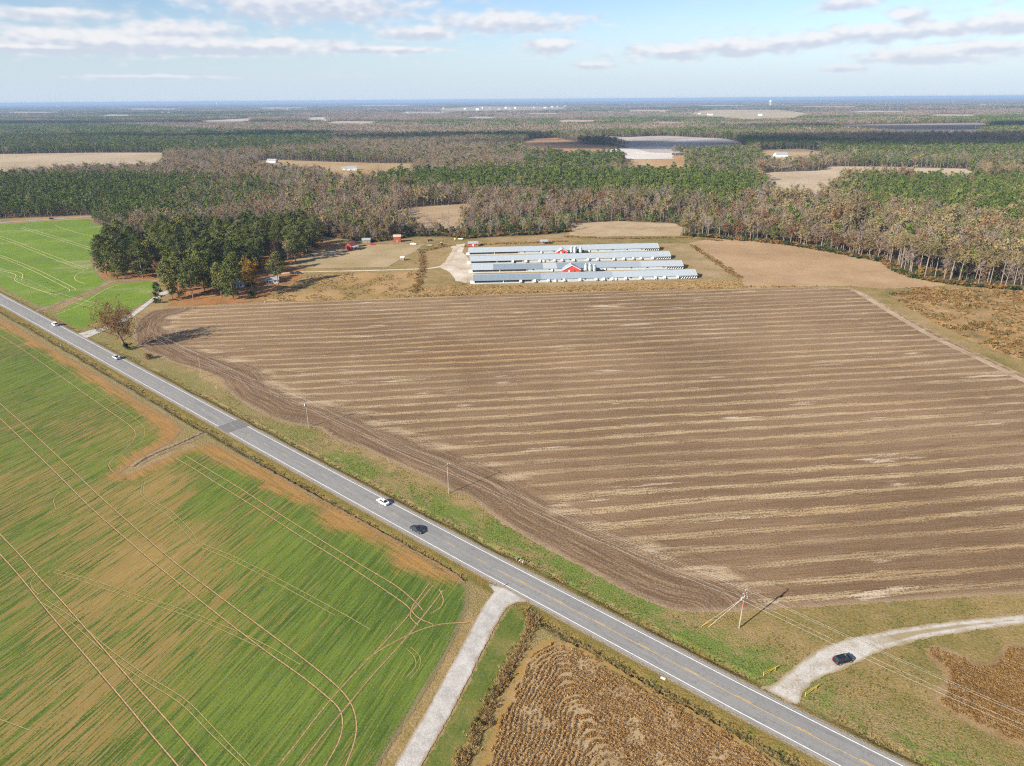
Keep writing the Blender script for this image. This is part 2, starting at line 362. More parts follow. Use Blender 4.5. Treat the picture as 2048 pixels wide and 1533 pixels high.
def make_wheat(name, ang, greens, soil, orange, thin=0.0, streak_amt=1.0, pale=None):
    m, g = new_mat(name); p = g.pos(); q, r = g.rows(p, ang)
    big = g.noise(p, 0.022, 4, 0.6)
    s1 = g.noise(g.xyz(g.mul(q, 0.022), g.mul(r, 0.5), 1.0), 1.0, 3, 0.62)
    s2a = g.noise(g.xyz(g.mul(q, 0.09), g.mul(r, 2.1), 5.0), 1.0, 1.5, 0.8); s2b = g.noise(g.xyz(g.mul(q, 0.03), g.mul(r, 0.85), 15.0), 1.0, 2, 0.7)
    s2 = g.add(g.mul(s2a, 0.62), g.mul(s2b, 0.38))
    fine = g.noise(p, 2.6, 5, 0.75)
    br = g.attr('br')
    cover = g.add(g.add(g.mul(g.sub(big, 0.5), 1.3), g.mul(g.sub(s1, 0.5), 1.5 * streak_amt)), g.add(g.mul(g.sub(s2, 0.5), 5.2 * streak_amt), g.mul(g.sub(fine, 0.5), 1.0)))
    cover = g.add(g.sub(cover, br), 0.62 - thin)
    sd = g.attr('sd'); hd = g.attr('hd')
    q3, r3 = g.rows(p, -41.0); s3 = g.noise(g.xyz(g.mul(q3, 0.06), g.mul(r3, 0.9), 9.0), 1.0, 3, 0.7)
    en = g.add(g.add(hd, g.mul(g.sub(g.noise(p, 0.045, 4, 0.62), 0.5), 16.0)), g.add(g.mul(g.sub(s3, 0.5), 9.0), g.mul(g.sub(fine, 0.5), 5.0)))
    green = g.mix(g.ss(g.add(g.mul(big, 0.6), g.mul(s1, 0.5)), 0.42, 0.68), greens[0], greens[1])
    green = g.mix(g.ss(g.add(s2, g.mul(g.sub(fine, 0.5), 0.5)), 0.5, 0.66, 0.0, 0.7), green, tuple(k * 0.6 for k in greens[0]))
    green = g.mix(g.ss(g.add(s2, g.mul(g.sub(fine, 0.5), 0.5)), 0.48, 0.34, 0.0, 0.7), green, tuple(k * 1.35 for k in greens[1]))
    soilc = g.mix(g.ss(s2, 0.3, 0.7), soil[0], soil[1])
    c = g.mix(g.ss(cover, 0.05, 0.7), soilc, green)
    oc = g.mix(g.ss(g.add(g.mul(s3, 0.5), g.mul(fine, 0.5)), 0.35, 0.65), orange, tuple(k * 0.55 for k in orange))
    c = g.mix(g.ss(en, 8.5, 3.2, 0.0, 0.9), c, oc)
    if pale: c = g.mix(g.mul(g.ss(g.noise(g.vm('MULTIPLY', p, (1, 2.2, 1)), 0.011, 4, 0.6), 0.56, 0.72), 0.75), c, pale)
    e2 = g.ss(g.add(sd, g.mul(g.sub(fine, 0.5), 3.5)), 1.6, 0.2)
    c = g.mix(g.mul(e2, 0.8), c, (0.19, 0.135, 0.085))
    return finish(m, g, c, 0.9, g.bump(s2, 0.9, 0.2), ragged(g, p, 0.9, 0.5), spec=0.15, translucent=None)

GROUND_STOPS = [(0.28, (0.085, 0.095, 0.022)), (0.38, (0.155, 0.125, 0.042)), (0.50, (0.235, 0.165, 0.075)), (0.66, (0.29, 0.21, 0.115))]
def make_verge():
    m, g = new_mat('verge_grass'); p = g.pos(); s = g.attr('s'); d = g.attr('d'); k = g.attr('ditch')
    fine = g.noise(p, 2.2, 6, 0.75); mid = g.noise(p, 0.28, 4, 0.62); big = g.noise(p, 0.035, 4, 0.6)
    along = g.noise(g.xyz(g.mul(s, 0.12), g.mul(d, 0.9), 0.0), 1.0, 4, 0.6)
    near = g.mix(g.ss(fine, 0.35, 0.65), (0.115, 0.088, 0.024), (0.19, 0.135, 0.045))
    near = g.mix(g.mul(g.ss(mid, 0.45, 0.65), 0.6), near, (0.085, 0.095, 0.02))
    grn = g.mix(g.ss(fine, 0.35, 0.65), (0.06, 0.115, 0.014), (0.105, 0.165, 0.028))
    tan = g.mix(g.ss(fine, 0.3, 0.7), (0.145, 0.115, 0.042), (0.26, 0.19, 0.095))
    up = g.ss(d, -1.0, 1.0)
    gm = g.ss(g.add(g.add(g.mul(g.sub(mid, 0.5), 1.0), g.mul(g.sub(big, 0.5), 1.9)), g.mul(g.sub(along, 0.5), 1.1)), -0.32, 0.15)
    rightside = g.mul(up, g.ss(s, -20.0, 25.0, 0.25, 1.0))
    c = g.mix(g.mul(gm, g.add(g.mul(rightside, 0.66), 0.15)), tan, grn)
    ad = g.m('ABSOLUTE', d)
    lim = g.mix(up, (8.5, 8.5, 8.5), (6.4, 6.4, 6.4))
    c = g.mix(g.ss(g.sub(ad, lim), 0.8, -0.6), c, near)
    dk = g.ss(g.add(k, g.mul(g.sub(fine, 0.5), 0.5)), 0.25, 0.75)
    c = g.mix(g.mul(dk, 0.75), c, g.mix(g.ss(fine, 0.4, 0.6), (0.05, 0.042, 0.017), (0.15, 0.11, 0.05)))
    c = g.mix(g.ss(g.add(ad, g.mul(g.sub(fine, 0.5), 1.3)), 5.5, 4.9), c, (0.22, 0.185, 0.14))
    gm_ = g.noise(p, 0.11, 5, 0.62); gf = g.add(g.add(g.mul(g.noise(p, 0.012, 4, 0.6), 0.55), g.mul(gm_, 0.4)), g.mul(g.sub(fine, 0.5), 0.55))
    c = g.mix(g.ss(g.add(ad, g.mul(g.sub(gm_, 0.5), 14.0)), 12.5, 20.0), c, g.ramp(gf, GROUND_STOPS))
    return finish(m, g, c, 0.95, g.bump(g.add(fine, mid), 0.9, 0.25), None, spec=0.1)

def make_ground():
    m, g = new_mat('country_ground'); p = g.pos()
    fine = g.noise(p, 1.5, 6, 0.72); mid = g.noise(p, 0.11, 5, 0.62); big = g.noise(p, 0.012, 4, 0.6)
    f = g.add(g.add(g.mul(big, 0.55), g.mul(mid, 0.4)), g.mul(g.sub(fine, 0.5), 0.55))
    c = g.ramp(f, GROUND_STOPS)
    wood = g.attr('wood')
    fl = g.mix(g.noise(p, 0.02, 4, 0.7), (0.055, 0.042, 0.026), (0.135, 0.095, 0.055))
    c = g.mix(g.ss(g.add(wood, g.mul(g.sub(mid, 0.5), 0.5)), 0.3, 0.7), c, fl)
    far = g.attr('far')
    mos = g.noise(g.vm('MULTIPLY', p, (1, 0.6, 1)), 0.0009, 5, 0.65)
    fc = g.ramp(mos, [(0.42, (0.022, 0.036, 0.018)), (0.5, (0.05, 0.046, 0.034)), (0.58, (0.085, 0.062, 0.048)), (0.7, (0.19, 0.15, 0.10))])
    c = g.mix(far, c, fc)
    return finish(m, g, c, 0.95, g.bump(g.add(fine, mid), 0.8, 0.2), None, spec=0.08)

def make_asphalt():
    m, g = new_mat('asphalt'); p = g.pos(); d = g.attr('lat'); s = g.attr('along')
    fine = g.noise(p, 6.0, 5, 0.75); st = g.noise(g.xyz(g.mul(s, 0.025), g.mul(d, 1.3), 0.0), 1.0, 4, 0.6); big = g.noise(p, 0.05, 4, 0.6)
    f = g.add(g.add(g.mul(st, 0.55), g.mul(big, 0.45)), g.mul(g.sub(fine, 0.5), 0.5))
    c = g.ramp(f, [(0.25, (0.165, 0.163, 0.16)), (0.5, (0.205, 0.202, 0.198)), (0.8, (0.24, 0.235, 0.228))])
    ad = g.m('ABSOLUTE', d)
    wheel = g.ss(g.m('ABSOLUTE', g.sub(g.m('ABSOLUTE', g.sub(ad, 1.85)), 0.85)), 0.45, 0.0)
    c = g.mix(g.mul(wheel, 0.22), c, (0.145, 0.145, 0.15))
    c = g.mix(g.mul(g.ss(ad, 3.85, 4.2), 0.45), c, (0.27, 0.26, 0.245))
    oil = g.mul(g.ss(g.m('ABSOLUTE', g.sub(ad, 1.85)), 0.5, 0.0), g.ss(g.noise(g.xyz(g.mul(s, 0.2), g.mul(d, 1.0), 4.0), 1.0, 5, 0.7), 0.6, 0.75))
    c = g.mix(g.mul(oil, 0.4), c, (0.07, 0.07, 0.072))
    crk = g.m('ABSOLUTE', g.sub(g.noise(g.xyz(g.mul(s, 0.5), g.mul(d, 0.22), 8.0), 1.0, 3, 0.6), 0.5)); c = g.mix(g.ss(crk, 0.016, 0.0, 0.0, 0.35), c, (0.08, 0.08, 0.08))
    crl = g.m('ABSOLUTE', g.sub(g.noise(g.xyz(g.mul(s, 0.03), g.mul(d, 0.6), 18.0), 1.0, 3, 0.6), 0.5)); c = g.mix(g.ss(crl, 0.02, 0.0, 0.0, 0.35), c, (0.085, 0.085, 0.085))
    return finish(m, g, c, 0.85, g.bump(fine, 0.4, 0.02), ragged(g, p, 0.16, 1.2), spec=0.3)

def make_paint(name, c, wear=0.16):
    m, g = new_mat(name); p = g.pos(); n = g.noise(p, 3.5, 5, 0.8)
    cc = g.mix(g.ss(n, 0.35, 0.7), tuple(k * 0.75 for k in c), c)
    return finish(m, g, cc, 0.7, None, g.ss(g.add(n, g.mul(g.noise(p, 0.4, 3, 0.6), 0.3)), wear + 0.22, wear + 0.34), spec=0.3)

# ------------------------------------------------------------------ outlines measured from the photograph
PLOUGH = poly([(300, 622), (330, 617), (420, 611), (520, 605), (640, 604), (800, 597), (960, 592), (1130, 585), (1330, 581), (1500, 578), (1640, 574), (1700, 576), (1740, 592), (1790, 622), (1850, 655), (1930, 695), (2048, 750), (2300, 880),
               (2400, 1000), (2350, 1165), (2048, 1187), (1850, 1200), (1640, 1214), (1500, 1222), (1380, 1226), (1330, 1216), (1270, 1193), (1200, 1155), (1120, 1112), (1060, 1080), (1000, 1045), (965, 1015), (930, 988), (905, 985), (880, 965), (830, 945),
               (790, 928), (745, 905), (700, 890), (660, 875), (640, 856), (590, 850), (540, 835), (500, 815), (470, 795), (447, 772), (440, 757), (400, 742), (350, 727), (300, 707), (275, 695), (266, 680), (266, 660), (276, 640)])
PLOUGH_ROADSIDE = poly([(330, 620), (300, 624), (276, 640), (266, 660), (268, 685), (300, 707), (350, 727), (400, 742), (440, 757), (470, 795), (540, 835), (640, 856), (700, 890), (790, 928), (880, 965), (930, 988), (1000, 1045), (1120, 1112), (1270, 1193), (1330, 1216), (1380, 1226)])
WHEAT = poly([(-500, 372), (-250, 504), (0, 635), (100, 694), (200, 752), (290, 809), (350, 842), (366, 860), (345, 884), (300, 907), (262, 930), (236, 950), (262, 948), (300, 930), (350, 908), (400, 890), (430, 888), (480, 910), (560, 952), (650, 1002), (750, 1057), (850, 1112), (915, 1150),
              (938, 1175), (935, 1220), (905, 1290), (860, 1370), (808, 1450), (760, 1533), (690, 1660), (300, 1800), (-700, 1800), (-900, 900), (-900, 420)])
WHEAT_ROADSIDE = poly([(-250, 504), (0, 635), (100, 694), (200, 752), (290, 809), (350, 842), (350, 880), (262, 930), (236, 950), (262, 948), (350, 908), (400, 890), (480, 910), (560, 952), (650, 1002), (750, 1057), (850, 1112), (915, 1150)])
WHEAT_N = poly([(-500, 468), (-200, 456), (0, 449), (60, 445), (180, 438), (186, 446), (230, 459), (236, 472), (190, 492), (182, 520), (192, 545), (205, 560), (216, 567), (180, 588), (130, 604), (84, 616), (55, 603), (0, 574), (-250, 447), (-400, 420), (-600, 460)][:-2] + [(-500, 468)])
WHEAT_S = poly([(228, 567), (312, 563), (318, 572), (300, 600), (268, 618), (205, 641), (165, 657), (140, 654), (108, 634), (118, 621), (180, 591)])
SIDE_ROAD = poly([(975, 1168), (988, 1184), (965, 1215), (925, 1290), (860, 1410), (788, 1533), (700, 1690), (750, 1700), (842, 1533), (900, 1432), (960, 1312), (1000, 1236), (1014, 1216), (1032, 1206), (1060, 1204), (1010, 1176)])
GRAVEL_DRIVE = poly([(1520, 1376), (1548, 1368), (1572, 1348), (1602, 1322), (1642, 1296), (1700, 1276), (1800, 1257), (1900, 1243), (2048, 1229), (2300, 1204), (2300, 1222), (2048, 1250), (1950, 1262), (1850, 1278), (1765, 1302), (1712, 1327), (1680, 1342), (1650, 1352), (1625, 1366), (1606, 1388), (1598, 1414)])
FARM_DRIVE = poly([(155, 668), (185, 660), (222, 650), (252, 634), (285, 611), (302, 598), (322, 585), (345, 578), (350, 584), (325, 592), (308, 602), (292, 616), (262, 638), (232, 654), (195, 668), (172, 678)])
SOY = poly([(1085, 1282), (1110, 1275), (1180, 1305), (1300, 1375), (1420, 1442), (1520, 1500), (1600, 1560), (1600, 1720), (920, 1720), (960, 1533), (990, 1450), (1020, 1370), (1050, 1310)])
SOY_E = poly([(1842, 1300), (1865, 1290), (1900, 1298), (1950, 1325), (1978, 1328), (2000, 1300), (2010, 1284), (2048, 1296), (2300, 1330), (2300, 1640), (2048, 1496), (1960, 1462), (1900, 1430), (1862, 1405), (1872, 1375), (1890, 1358), (1875, 1335)])
SCRUB = poly([(1775, 588), (1850, 578), (1950, 580), (2048, 584), (2350, 600), (2500, 800), (2300, 830), (2048, 722), (1960, 690), (1880, 650), (1820, 618)])
TAN_E = poly([(1378, 487), (1420, 478), (1500, 476), (1560, 486), (1640, 500), (1700, 512), (1765, 526), (1800, 545), (1850, 560), (1900, 570), (1840, 577), (1760, 578), (1700, 572), (1600, 574), (1480, 577), (1486, 562), (1430, 522)])
TALL_GRASS = poly([(830, 580), (900, 570), (1100, 574), (1395, 562), (1480, 560), (1486, 572), (1640, 573), (1500, 577), (1330, 580), (1130, 584), (960, 591), (800, 596)])
WEEDS = poly([(520, 602), (560, 575), (620, 552), (700, 546), (835, 544), (838, 575), (800, 596), (640, 603)])
YARD = poly([(640, 500), (700, 497), (740, 490), (820, 489), (848, 487), (835, 500), (805, 516), (775, 535), (600, 537), (575, 530), (590, 518)])
BARN_LOT = poly([(880, 535), (897, 515), (905, 500), (900, 492), (930, 488), (925, 505), (935, 515), (945, 535), (950, 558), (935, 567), (912, 562), (900, 545)])
BARN_GRASS = poly([(925, 500), (1320, 488), (1380, 487), (1480, 560), (1395, 566), (945, 578), (930, 560)])
STRAW_FLOOR = poly([(205, 556), (225, 558), (330, 559), (345, 600), (335, 613), (470, 608), (545, 598), (600, 560), (610, 535), (650, 510), (690, 498), (640, 478), (450, 478), (260, 490), (200, 530)])
LANE = smooth_line([un(*p) for p in [(560, 548), (600, 545), (680, 543), (760, 541), (830, 539), (862, 537), (885, 532), (900, 520), (908, 505), (915, 495), (925, 490)]], 3)
FIELD_LANE = smooth_line([un(*p) for p in [(72, 624), (100, 613), (140, 600), (180, 585), (205, 573), (222, 564), (260, 562), (320, 562)]], 3)
FAR_ROAD = smooth_line([un(*p) for p in [(-700, 485), (-300, 463), (0, 446), (90, 440), (180, 434), (215, 431)]], 6)
NEAR_OPEN = poly([(-900, 480), (-400, 456), (0, 438), (182, 431), (190, 446), (232, 462), (240, 476), (300, 480), (450, 474), (560, 466), (640, 472), (700, 481), (735, 486), (780, 482), (830, 475), (900, 475), (930, 479), (985, 475), (1080, 471), (1135, 466),
                  (1142, 447), (1240, 443), (1350, 447), (1366, 456), (1368, 472), (1450, 479), (1560, 489), (1640, 501), (1700, 513), (1765, 524), (1795, 543), (1830, 557), (1900, 569), (1980, 577), (2048, 581), (2400, 605), (2800, 700), (2800, 2500), (-900, 2500)])
OPENS = {   # far clearings: (outline, colours)
    'stubble_field': [(-300, 316), (0, 309), (180, 306), (332, 306), (325, 319, 1), (300, 325, 1), (200, 329, 1), (120, 331, 1), (0, 341, 1), (-300, 350, 1)],
    'house_lot': [(515, 322), (545, 320), (650, 324), (760, 327), (840, 328), (820, 335, 1), (748, 351, 1), (700, 353, 1), (660, 346, 1), (640, 334, 1), (560, 330, 1), (515, 326, 1)],
    'brown_field': [(1030, 291), (1065, 277), (1110, 276), (1180, 290), (1240, 293), (1190, 298, 1), (1060, 298, 1)],
    'pale_field': [(1105, 299), (1200, 297), (1340, 295), (1348, 304, 1), (1130, 306, 1)],
    'grey_field': [(1150, 275), (1190, 272), (1250, 275), (1330, 272), (1450, 278), (1480, 285), (1500, 292, 1), (1400, 295, 1), (1300, 293, 1), (1220, 286, 0)],
    'orange_field': [(1250, 315), (1370, 311), (1372, 336, 1), (1330, 341, 1), (1240, 329, 1)],
    'homestead_field': [(1515, 301), (1600, 298), (1642, 303), (1648, 319, 0), (1560, 322, 1), (1525, 312, 1)],
    'cleared_field': [(1520, 347), (1545, 345), (1640, 342), (1660, 333), (1760, 334), (1930, 338), (2000, 347, 1), (1900, 347, 1), (1760, 344, 1), (1690, 347, 1), (1672, 361, 1), (1652, 386, 1), (1560, 385, 1), (1535, 373, 1)],
    'distant_field': [(1395, 222), (1440, 220), (1560, 220), (1622, 228), (1590, 237, 1), (1480, 239, 1), (1370, 229, 1)],
    'shaded_field': [(1640, 252), (1760, 249), (1950, 246), (1995, 250), (1950, 264, 1), (1800, 263, 1), (1700, 255, 1)],
    'clearing': [(795, 419), (860, 413), (945, 408), (920, 429, 1), (860, 433, 1), (795, 431, 1)],
    'mown_field': [(1142, 448), (1240, 443), (1350, 448), (1366, 456), (1360, 472), (1200, 474), (1138, 471)],
    'far_strip': [(390, 243), (500, 237), (506, 243, 1), (420, 247, 1)],
    'far_plot': [(612, 236), (655, 234), (656, 240, 1), (615, 241, 1)],
    'town_clearing': [(860, 219), (960, 213), (1130, 214), (1140, 219, 1), (900, 224, 1)],
}
OP = {k: poly(v) for k, v in OPENS.items()}
_q = random.Random(21); FIELDS_FAR = {}
for i_, (px_, py_, w_, h_) in enumerate([(700, 246, 60, 3), (1150, 243, 50, 3), (230, 232, 45, 2.5), (840, 226, 60, 2.2), (1290, 222, 55, 2.2), (1750, 224, 70, 2.2), (1900, 232, 60, 3), (560, 217, 60, 1.6), (300, 219, 70, 1.6), (1650, 214, 80, 1.5), (1080, 228, 40, 2), (960, 236, 36, 2.4), (1330, 246, 40, 2.2), (60, 226, 60, 2), (1440, 212, 60, 1.2), (760, 212, 70, 1.2)]):
    OP[f'far_patch{i_}'] = poly([(px_ - w_, py_), (px_ - w_ * .4, py_ - h_), (px_ + w_, py_ - h_ * .8), (px_ + w_ * .8, py_ + h_ * .5, 1), (px_ - w_ * .5, py_ + h_ * .7, 1)])

# ------------------------------------------------------------------ terrain
def axis(lo_f, hi_f, step, lo, hi, grow=1.25):
    a = list(np.arange(lo_f, hi_f + 1e-6, step)); st = step
    while a[-1] < hi: st *= grow; a.append(a[-1] + st)
    st = step
    while a[0] > lo: st *= grow; a.insert(0, a[0] - st)
    return np.array(a)
gx = axis(-620, 620, 6.5, -42000, 42000); gy = axis(30, 900, 6.5, -3000, 46000)
X, Y = np.meshgrid(gx, gy); X = X.ravel(); Y = Y.ravel(); I = np.arange(X.size).reshape(len(gy), len(gx))
Q = np.stack([I[:-1, :-1], I[:-1, 1:], I[1:, 1:], I[1:, :-1]], -1).reshape(-1, 4)
s_, d_ = to_sd(X, Y)
zz = np.where((np.abs(d_) < 13.5) & (s_ > -760) & (s_ < 380), -1.3, 0.0)
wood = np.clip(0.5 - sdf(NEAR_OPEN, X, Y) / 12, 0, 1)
dist = np.hypot(X, Y)
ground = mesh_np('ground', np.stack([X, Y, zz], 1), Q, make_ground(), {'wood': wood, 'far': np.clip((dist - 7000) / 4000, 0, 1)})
ground['kind'] = 'structure'

GAPS = {+1: [(186, 200, 3), (-192, -176, 3), (-292, -280, 4)], -1: [(113, 131, 4)]}
verge_mat = make_verge()
def verge(side):
    S = np.arange(-760, 380, 1.6); D = np.concatenate([np.arange(4.5, 13, 0.45), np.linspace(13.4, 23, 12)])
    SS, DD = np.meshgrid(S, D, indexing='ij'); dc = 6.8 if side > 0 else 8.7; hw = 0.75 if side > 0 else 1.15
    w = (vnoise(SS * 0.12, SS * 0 + side * 7, 3) - 0.5) * 1.1
    k = np.exp(-((DD - dc - w) / hw) ** 2); mask = np.ones_like(SS)
    for a, b, f in GAPS[side]: mask *= np.clip(np.maximum((a - SS) / f, (SS - b) / f), 0, 1)
    if side > 0: mask *= np.clip(0.35 + 1.2 * (SS > -110), 0, 1)
    mask *= 0.35 + 0.65 * np.clip(vnoise(SS * 0.35, SS * 0 + 3, 8) * 1.8, 0, 1)
    k = k * mask
    zz = 0.075 * np.clip((6.5 - DD) / 1.8, 0, 1) - (0.42 if side > 0 else 0.6) * k + 0.09 * (vnoise(SS * 0.9, DD * 0.9, 5) - 0.5) * (DD > 5.2)
    zz += 0.16 * np.exp(-((DD - dc - hw * 1.9) / 0.8) ** 2) * mask * vnoise(SS * .5, DD * .4, 9)
    zz = np.where(DD > 10, zz * np.clip((13 - DD) / 3, 0, 1), zz) + 0.01
    x, y = road(SS, side * DD)
    I = np.arange(SS.size).reshape(SS.shape); Q = np.stack([I[:-1, :-1], I[:-1, 1:], I[1:, 1:], I[1:, :-1]], -1).reshape(-1, 4)
    if side < 0: Q = Q[:, ::-1]
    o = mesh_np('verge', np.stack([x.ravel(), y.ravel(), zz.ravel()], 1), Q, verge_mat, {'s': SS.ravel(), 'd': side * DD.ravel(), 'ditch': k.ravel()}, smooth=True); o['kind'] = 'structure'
    return o
verge(+1); verge(-1)

# ------------------------------------------------------------------ main road with painted lines
asphalt = make_asphalt()
S = np.arange(-780, 400, 2.0); rx, ry = road(S, 0.0); RL = np.stack([rx, ry], 1)
main_road = ribbon('main_road', RL, 9.5, 0.12, asphalt, ncross=14, margin=0.25)
me = main_road.data; zs = np.empty(len(me.vertices) * 3, np.float32); me.vertices.foreach_get('co', zs); zs = zs.reshape(-1, 3)
la = np.empty(len(me.vertices), np.float32); me.attributes['lat'].data.foreach_get('value', la)
zs[:, 2] = 0.14 - 0.018 * np.abs(la); me.vertices.foreach_set('co', zs.ravel()); me.update()
white_paint = make_paint('white_road_paint', (0.78, 0.78, 0.76), 0.02); yellow_paint = make_paint('yellow_road_paint', (0.62, 0.40, 0.12), 0.1)
def stripe(name, s0, s1, d, w, mat, z, parent):
    Sx = np.linspace(s0, s1, max(2, int((s1 - s0) / 3))); x, y = road(Sx, d); L = np.stack([x, y], 1)
    T = np.gradient(L, axis=0); T /= np.linalg.norm(T, axis=1, keepdims=True); Nn = np.stack([-T[:, 1], T[:, 0]], 1)
    V = np.concatenate([np.c_[L - Nn * w / 2, np.full(len(L), z)], np.c_[L + Nn * w / 2, np.full(len(L), z)]]); n = len(L)
    Q = [(i, i + 1, n + i + 1, n + i) for i in range(n - 1)]
    return mesh_np(name, V, np.array(Q), mat, parent=parent)
for d in (3.68, -3.68): stripe('edge_line', -780, 400, d, 0.19, white_paint, 0.14 - 0.018 * 3.68 + 0.014, main_road)
stripe('solid_centre_line', 115.6, 400, -0.13, 0.14, yellow_paint, 0.152, main_road)
for k in range(-60, 26):
    c = 12.19 * k + (0.0 if k < 10 else 2.2)
    stripe('centre_dash', c - 1.6, c + 1.6, 0.0 if k < 10 else 0.15, 0.14, yellow_paint, 0.153, main_road)
m_, g_ = new_mat('fresh_asphalt'); pp = g_.pos(); nf = g_.noise(pp, 4.0, 5, 0.7)
fresh = finish(m_, g_, g_.mix(nf, (0.105, 0.105, 0.108), (0.165, 0.163, 0.16)), 0.85, None, ragged(g_, pp, 0.12, 1.5), spec=0.3)
px_, py_ = zip(*[road(s, d) for s, d in ((-28.5, -4.4), (-28.5, 4.5), (-20, 4.5), (-20, -4.4))])
sheet('asphalt_patch', np.stack([px_, py_], 1), 0.5, 0.148, fresh, margin=0.3, parent=main_road)
stripe('centre_dash', -26.0, -22.8, 0.0, 0.14, yellow_paint, 0.157, main_road)

# ------------------------------------------------------------------ gravel and dirt ways
m_gravel = earth('pale_gravel', [(0.27, 0.255, 0.24), (0.36, 0.345, 0.325), (0.45, 0.435, 0.41)], 0.25, 4.0, 0.45, bump=0.04, rag=0.9, edge=((0.25, 0.19, 0.125), 0.8))
m_drive = earth('white_limestone_gravel', [(0.27, 0.235, 0.19), (0.375, 0.35, 0.315), (0.44, 0.425, 0.40)], 0.2, 3.0, 0.9, bump=0.05, rag=0.55, edge=((0.24, 0.185, 0.10), 1.1), patch=((0.26, 0.19, 0.11), 0.3, 0.57, 0.75), strip=(80.0, 1.35, (0.24, 0.185, 0.095), 0.85), fine_amt=0.9)
m_lane = earth('sandy_lane', [(0.30, 0.23, 0.15), (0.42, 0.35, 0.26), (0.50, 0.44, 0.36)], 0.08, 1.2, 0.5)
m_dirt = earth('dirt_lane', [(0.14, 0.10, 0.06), (0.20, 0.15, 0.095), (0.26, 0.20, 0.14)], 0.1, 1.3, 0.9)
m_farroad = earth('pale_asphalt', [(0.20, 0.195, 0.19), (0.25, 0.245, 0.24), (0.30, 0.29, 0.28)], 0.1, 1.0, 0.3)
sheet('side_road', SIDE_ROAD, 0.7, 0.105, m_gravel, margin=0.9)
sheet('gravel_drive', GRAVEL_DRIVE, 0.8, 0.10, m_drive, margin=1.2)
sheet('farm_drive', FARM_DRIVE, 1.0, 0.105, m_gravel, margin=0.9)
FIELD_TRACK = smooth_line([un(*p) for p in [(1702, 578), (1722, 588), (1760, 612), (1810, 642), (1870, 676), (1950, 714), (2048, 762), (2200, 840)]], 3)
ribbon('field_track', FIELD_TRACK, 4.2, 0.075, earth('bare_track', [(0.20, 0.14, 0.09), (0.30, 0.22, 0.15), (0.40, 0.32, 0.23)], 0.1, 1.2, 1.0))
ribbon('farm_lane', LANE, 3.6, 0.11, m_lane)
ribbon('field_lane', FIELD_LANE, 4.6, 0.06, m_dirt)
ribbon('far_road', FAR_ROAD, 6.4, 0.16, m_farroad)

# ------------------------------------------------------------------ fields
def blob(cx, cy, r, a): c = un(cx, cy); return lambda x, y: a * np.exp(-(((x - c[0]) ** 2 + (y - c[1]) ** 2) / r ** 2))
BROWN = [blob(330, 1090, 18, .42), blob(230, 1170, 20, .38), blob(420, 1160, 16, .28), blob(200, 1010, 22, .35), blob(120, 1420, 16, .35), blob(380, 1290, 16, .28), blob(250, 870, 14, .35), blob(30, 960, 16, .25), blob(330, 970, 12, .5),
         blob(700, 1100, 24, -.4), blob(820, 1260, 22, -.45), blob(640, 1330, 20, -.25), blob(60, 740, 30, -.3), blob(460, 950, 16, -.3), blob(60, 1060, 10, -.2), blob(560, 1480, 20, -.25)]
brown = lambda x, y: sum(b(x, y) for b in BROWN) - 0.06
ploughed_field = sheet('ploughed_field', PLOUGH, 2.6, 0.045, make_ploughed(), margin=2.2, extra={'hd': lambda x, y: seg_dist(PLOUGH_ROADSIDE, x, y, False)}, clip=(-230, 420, 60, 480))
m_wheat = make_wheat('winter_wheat', 70.5, ((0.048, 0.086, 0.014), (0.108, 0.145, 0.023)), ((0.17, 0.115, 0.034), (0.29, 0.20, 0.075)), (0.32, 0.175, 0.06))
wheat_field = sheet('wheat_field', WHEAT, 1.5, 0.05, m_wheat, margin=1.6, extra={'hd': lambda x, y: seg_dist(WHEAT_ROADSIDE, x, y, False), 'br': brown}, clip=(-420, 20, 40, 470))
m_wheat2 = make_wheat('lush_wheat', 55.0, ((0.085, 0.15, 0.014), (0.135, 0.195, 0.02)), ((0.20, 0.16, 0.06), (0.28, 0.22, 0.11)), (0.22, 0.15, 0.07), thin=-0.25, streak_amt=0.5, pale=(0.23, 0.23, 0.11))
for nm, P in (('wheat_field', WHEAT_N), ('wheat_field', WHEAT_S)):
    o = sheet(nm, P, 2.5, 0.052, m_wheat2, margin=2.0, extra={'hd': lambda x, y: x * 0 + 40, 'br': lambda x, y: x * 0}, clip=(-700, -150, 330, 800))
    if P is WHEAT_N: wheat_north = o
    else: wheat_strip = o
sheet('soybean_field', SOY, 1.2, 0.047, earth('soybean_floor', [(0.20, 0.14, 0.075), (0.28, 0.205, 0.12), (0.36, 0.27, 0.165)], 0.08, 2.2, 1.2, bump=0.1, edge=((0.24, 0.15, 0.045), 4.0)), margin=1.6, clip=(-60, 90, 50, 140))
sheet('soybean_field', SOY_E, 1.2, 0.047, earth('dark_soybean_floor', [(0.14, 0.09, 0.04), (0.20, 0.135, 0.065), (0.27, 0.195, 0.11)], 0.1, 2.2, 1.2, bump=0.1), margin=1.6, clip=(60, 160, 60, 140))
sheet('grass_strip', poly([(1030, 1212), (1062, 1225), (1045, 1270), (1012, 1330), (962, 1430), (905, 1533), (850, 1640), (790, 1640), (848, 1533), (905, 1434), (966, 1314), (1005, 1238)]), 0.8, 0.042, earth('short_green_grass', [(0.055, 0.085, 0.016), (0.095, 0.115, 0.026), (0.16, 0.135, 0.045)], 0.12, 1.6, 1.0, row=(70, 0.8, 0.25)), margin=1.5)
